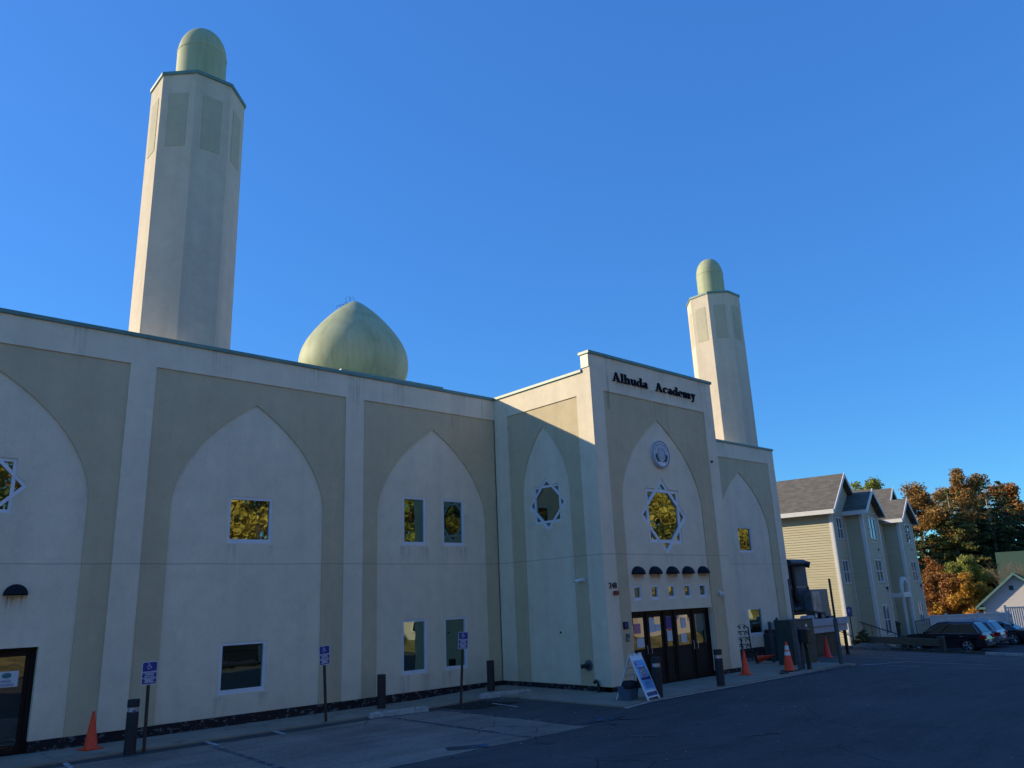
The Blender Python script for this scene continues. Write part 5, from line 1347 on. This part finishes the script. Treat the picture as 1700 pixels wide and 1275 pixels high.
        if kind == 'suv': MB().tube([(lt+.2, s*(yt-.08), zt+.01), (lt+.3, s*(yt-.08), zt+.06), (ht-.5, s*(yt-.08), zt+.06), (ht-.4, s*(yt-.08), zt+.01)], .018, 6).build('roof_rail', M['chrome'], t, smooth=True)
        for c in wx:
            w = MB().tube([(c, s*(Wd/2-.24), wr), (c, s*(Wd/2-.02), wr)], wr, 24).build('wheel', M['tyre'], t, smooth=True)
            MB().tube([(c, s*(Wd/2-.019), wr), (c, s*(Wd/2-.012), wr)], wr*.70, 20).build('wheel_well_disc', M['black'], w)
            for k in range(5):
                a = R(72*k+10); m = MB()
                for da in (-.17, .17): m.tube([(c+.05*math.cos(a+da), s*(Wd/2-.005), wr+.05*math.sin(a+da)), (c+wr*.68*math.cos(a+da), s*(Wd/2-.0), wr+wr*.68*math.sin(a+da))], .022, 4)
                m.build('spoke', M['rim'], w)
            MB().lathe(0, 0, [(wr*.66, -.012), (wr*.73, -.012), (wr*.73, .012), (wr*.66, .012), (wr*.66, -.012)], 24).build('rim', M['rim'], w).matrix_local = Matrix.Translation((c, s*(Wd/2-.006), wr)) @ Matrix.Rotation(R(90), 4, 'X')
    # rear and front glass
    def endglass(xb, xt, yb_, yt_, sgn, nm):
        z0, z1 = belt+.08, zt-.12; k0 = (z0-belt)/(zt-belt); k1 = (z1-belt)/(zt-belt); x0 = xb+(xt-xb)*k0+.014*sgn; x1 = xb+(xt-xb)*k1+.014*sgn
        q = [(x0, -yb_, z0), (x0, yb_, z0), (x1, yt_, z1), (x1, -yt_, z1)]
        MB().add(q+[(a-.02*sgn, b_, c) for a, b_, c in q], [(0, 1, 2, 3), (4, 7, 6, 5), (0, 4, 5, 1), (1, 5, 6, 2), (2, 6, 7, 3), (3, 7, 4, 0)]).build(nm, M['glass_car'], t)
    endglass(xs_b[0], xs_t[0], yb-.14, yt-.06, -1, 'rear_window'); endglass(xs_b[1], xs_t[1], yb-.14, yt-.06, 1, 'windscreen')
    MB().box(-hL-.03, -hL+.06, -.28, .28, .56, .70).build('number_plate', M['paper'], t)
    MB().box(-hL-.04, -hL+.16, -Wd/2+.12, Wd/2-.12, .32, .48).build('rear_bumper', M['black'], t, bevel=.03)
    MB().box(hL-.14, hL+.01, -.5, .5, .42, .66).build('grille', M['black'], t, bevel=.02)
    return t
car((35.95, -.25, -1.42), R(93), 'paint_navy', 'near black sport utility car with chrome window line, nearest of the parked cars', 4.8, 1.95, 1.74)
car((39.6, .05, -1.42), R(92), 'paint_silver', 'silver grey sport utility car parked just beyond the near black one', 4.7, 1.85, 1.68, chrome=False)
car((42.6, -.75, -1.42), R(92), 'paint_black', 'low dark saloon car parked beyond the silver grey one', 4.8, 1.85, 1.44, 'sedan', False)
car((.2, -20.4, 0), R(2), 'paint_black', 'dark car parked behind the camera, seen only mirrored in the lower square window', 4.9, 1.95, 1.78, chrome=False)['group'] = 'cars behind the camera'
# bins beside the porch
bb = root('waste_bin', (39.7, 4.4, -1.42), 'dark covered shape like a bin behind the near black car by the porch', 'waste bin')
MB().lathe(0, 0, [(0, 0), (.36, 0), (.45, 1.4), (0, 1.4)], 4, R(45)).build('tub', M['black'], bb); MB().lathe(0, 0, [(0, 1.66), (.3, 1.60), (.5, 1.44), (.48, 1.41), (0, 1.41)], 10).build('lid', M['black'], bb, smooth=True)

# ------------------------------------------------------------------ across the street: what the tinted panes mirror
vg = M['verge'] = None
t = NT('leafy_verge'); f = t.noise(.9, 7, .8)
M['verge'] = t.done(t.mix(t.noise(.15, 3), t.ramp(f, [(.34, (.04, .045, .02)), (.46, (.22, .17, .08)), (.6, (.40, .28, .14)), (.72, (.52, .40, .24))]), t.ramp(f, [(.36, (.03, .05, .015)), (.5, (.16, .18, .05)), (.7, (.40, .38, .16))])), .9, 0, .2)  # dark stops: darker leaves, with shade patches painted in among them
def bounce_bank(y): return max(0.0, (-26.0-y))*.26  # rise added out of view so sunlit ground bounces more light onto the facade
vb = MB(); xs_, ys_ = grid(-80, 150, 5), grid(-75, -25.5, 1.5)
rv = random.Random(2)
for y in ys_:
    for x in xs_: vb.v.append((x, y, gz(x, y)+.03+bounce_bank(y)+(rv.uniform(-.12, .12) if y < -24 else 0)))
for j in range(len(ys_)-1):
    for i in range(len(xs_)-1): q = j*len(xs_)+i; vb.f.append((q, q+1, q+len(xs_)+1, q+len(xs_)))
tag(vb.build('leafy_bounce_bank', M['verge'], smooth=True, fix=False), kind='structure')
G_ = 'autumn trees across the street, mirrored in the school windows'
rt = random.Random(12)
kinds = ['leaf_yellow', 'leaf_lime', 'leaf_yellow', 'leaf_olive', 'leaf_gold', 'leaf_yellow', 'leaf_lime']
k_ = 0
for row, (yr, x0, x1, st) in enumerate(((-34, -58, 128, 9.0), (-43, -54, 132, 9.5))):
    x = x0
    while x < x1:
        y = yr+rt.uniform(-2, 2)
        broadleaf((x+rt.uniform(-1.5, 1.5), y, (0 if x < 40 else -1)+bounce_bank(y)-.2), rt.uniform(11.5, 15), rt.uniform(11.5, 14), M[kinds[(k_*3+row) % 7]],
                  'autumn tree across the street seen only as a reflection in the school windows', 60+k_, 12000, .20, .06, grp=G_)
        k_ += 1; x += st
M.pop('verge')
def street_house(x, y, w, h, label):
    t = root('pale_house', (x, y, gz(x, y)+bounce_bank(y)), label, 'house', 'pale houses across the street, mirrored in the lower panes')
    f = Fr((w/2, 0, 0), (-1, 0, 0), (0, 1, 0))
    f0 = f
    MB().box(-w/2, w/2, -8, 0, -2.5, h).build('wall', M['siding_white'], t)
    m = MB(); m.add([(-w/2-.4, .5, h-.1), (w/2+.4, .5, h-.1), (w/2+.4, -4, h+1.3), (-w/2-.4, -4, h+1.3), (w/2+.4, -8.5, h-.1), (-w/2-.4, -8.5, h-.1)], [(0, 1, 2, 3), (3, 2, 4, 5)]); o = m.build('roof', M['shingle'], t); o.data.uv_layers.new(name='UVMap')
    k = int(w/2.6)
    for i in range(k):
        for z0 in ((.9, 3.6) if h > 5 else (.9,)):
            u0 = (i+.5)*w/k-.5
            a_ = MB(); ring(a_, f, u0, u0+1.0, z0, z0+1.4, .08, -.02, .06); a_ = a_.build('window', M['trimwhite'], t)
            MB().fbox(f, u0+.07, u0+.93, z0+.07, z0+1.33, -.01, .015).build('pane', M['glass_house'], a_)
            MB().fbox(f, u0+.47, u0+.53, z0+.08, z0+1.32, .016, .05).build('mullion', M['trimwhite'], a_); MB().fbox(f, u0+.07, u0+.93, z0+.67, z0+.73, .016, .045).build('meeting_rail', M['trimwhite'], a_)
for i, (x, w, lb) in enumerate(((-30, 13, 'pale house across the street opposite the far left of the school, seen only mirrored'), (-12, 12, 'pale house across the street behind the camera, seen only mirrored'), (4, 12, 'pale house across the street mirrored in the narrow lower panes'),
       (21, 13, 'pale house across the street mirrored in the entrance doors'), (39, 13, 'pale house across the street mirrored at the right end of the doors'), (58, 14, 'pale house down the street beyond the school, seen only mirrored'))):
    street_house(x, -29.5-(i % 2), w, 2.7, lb)
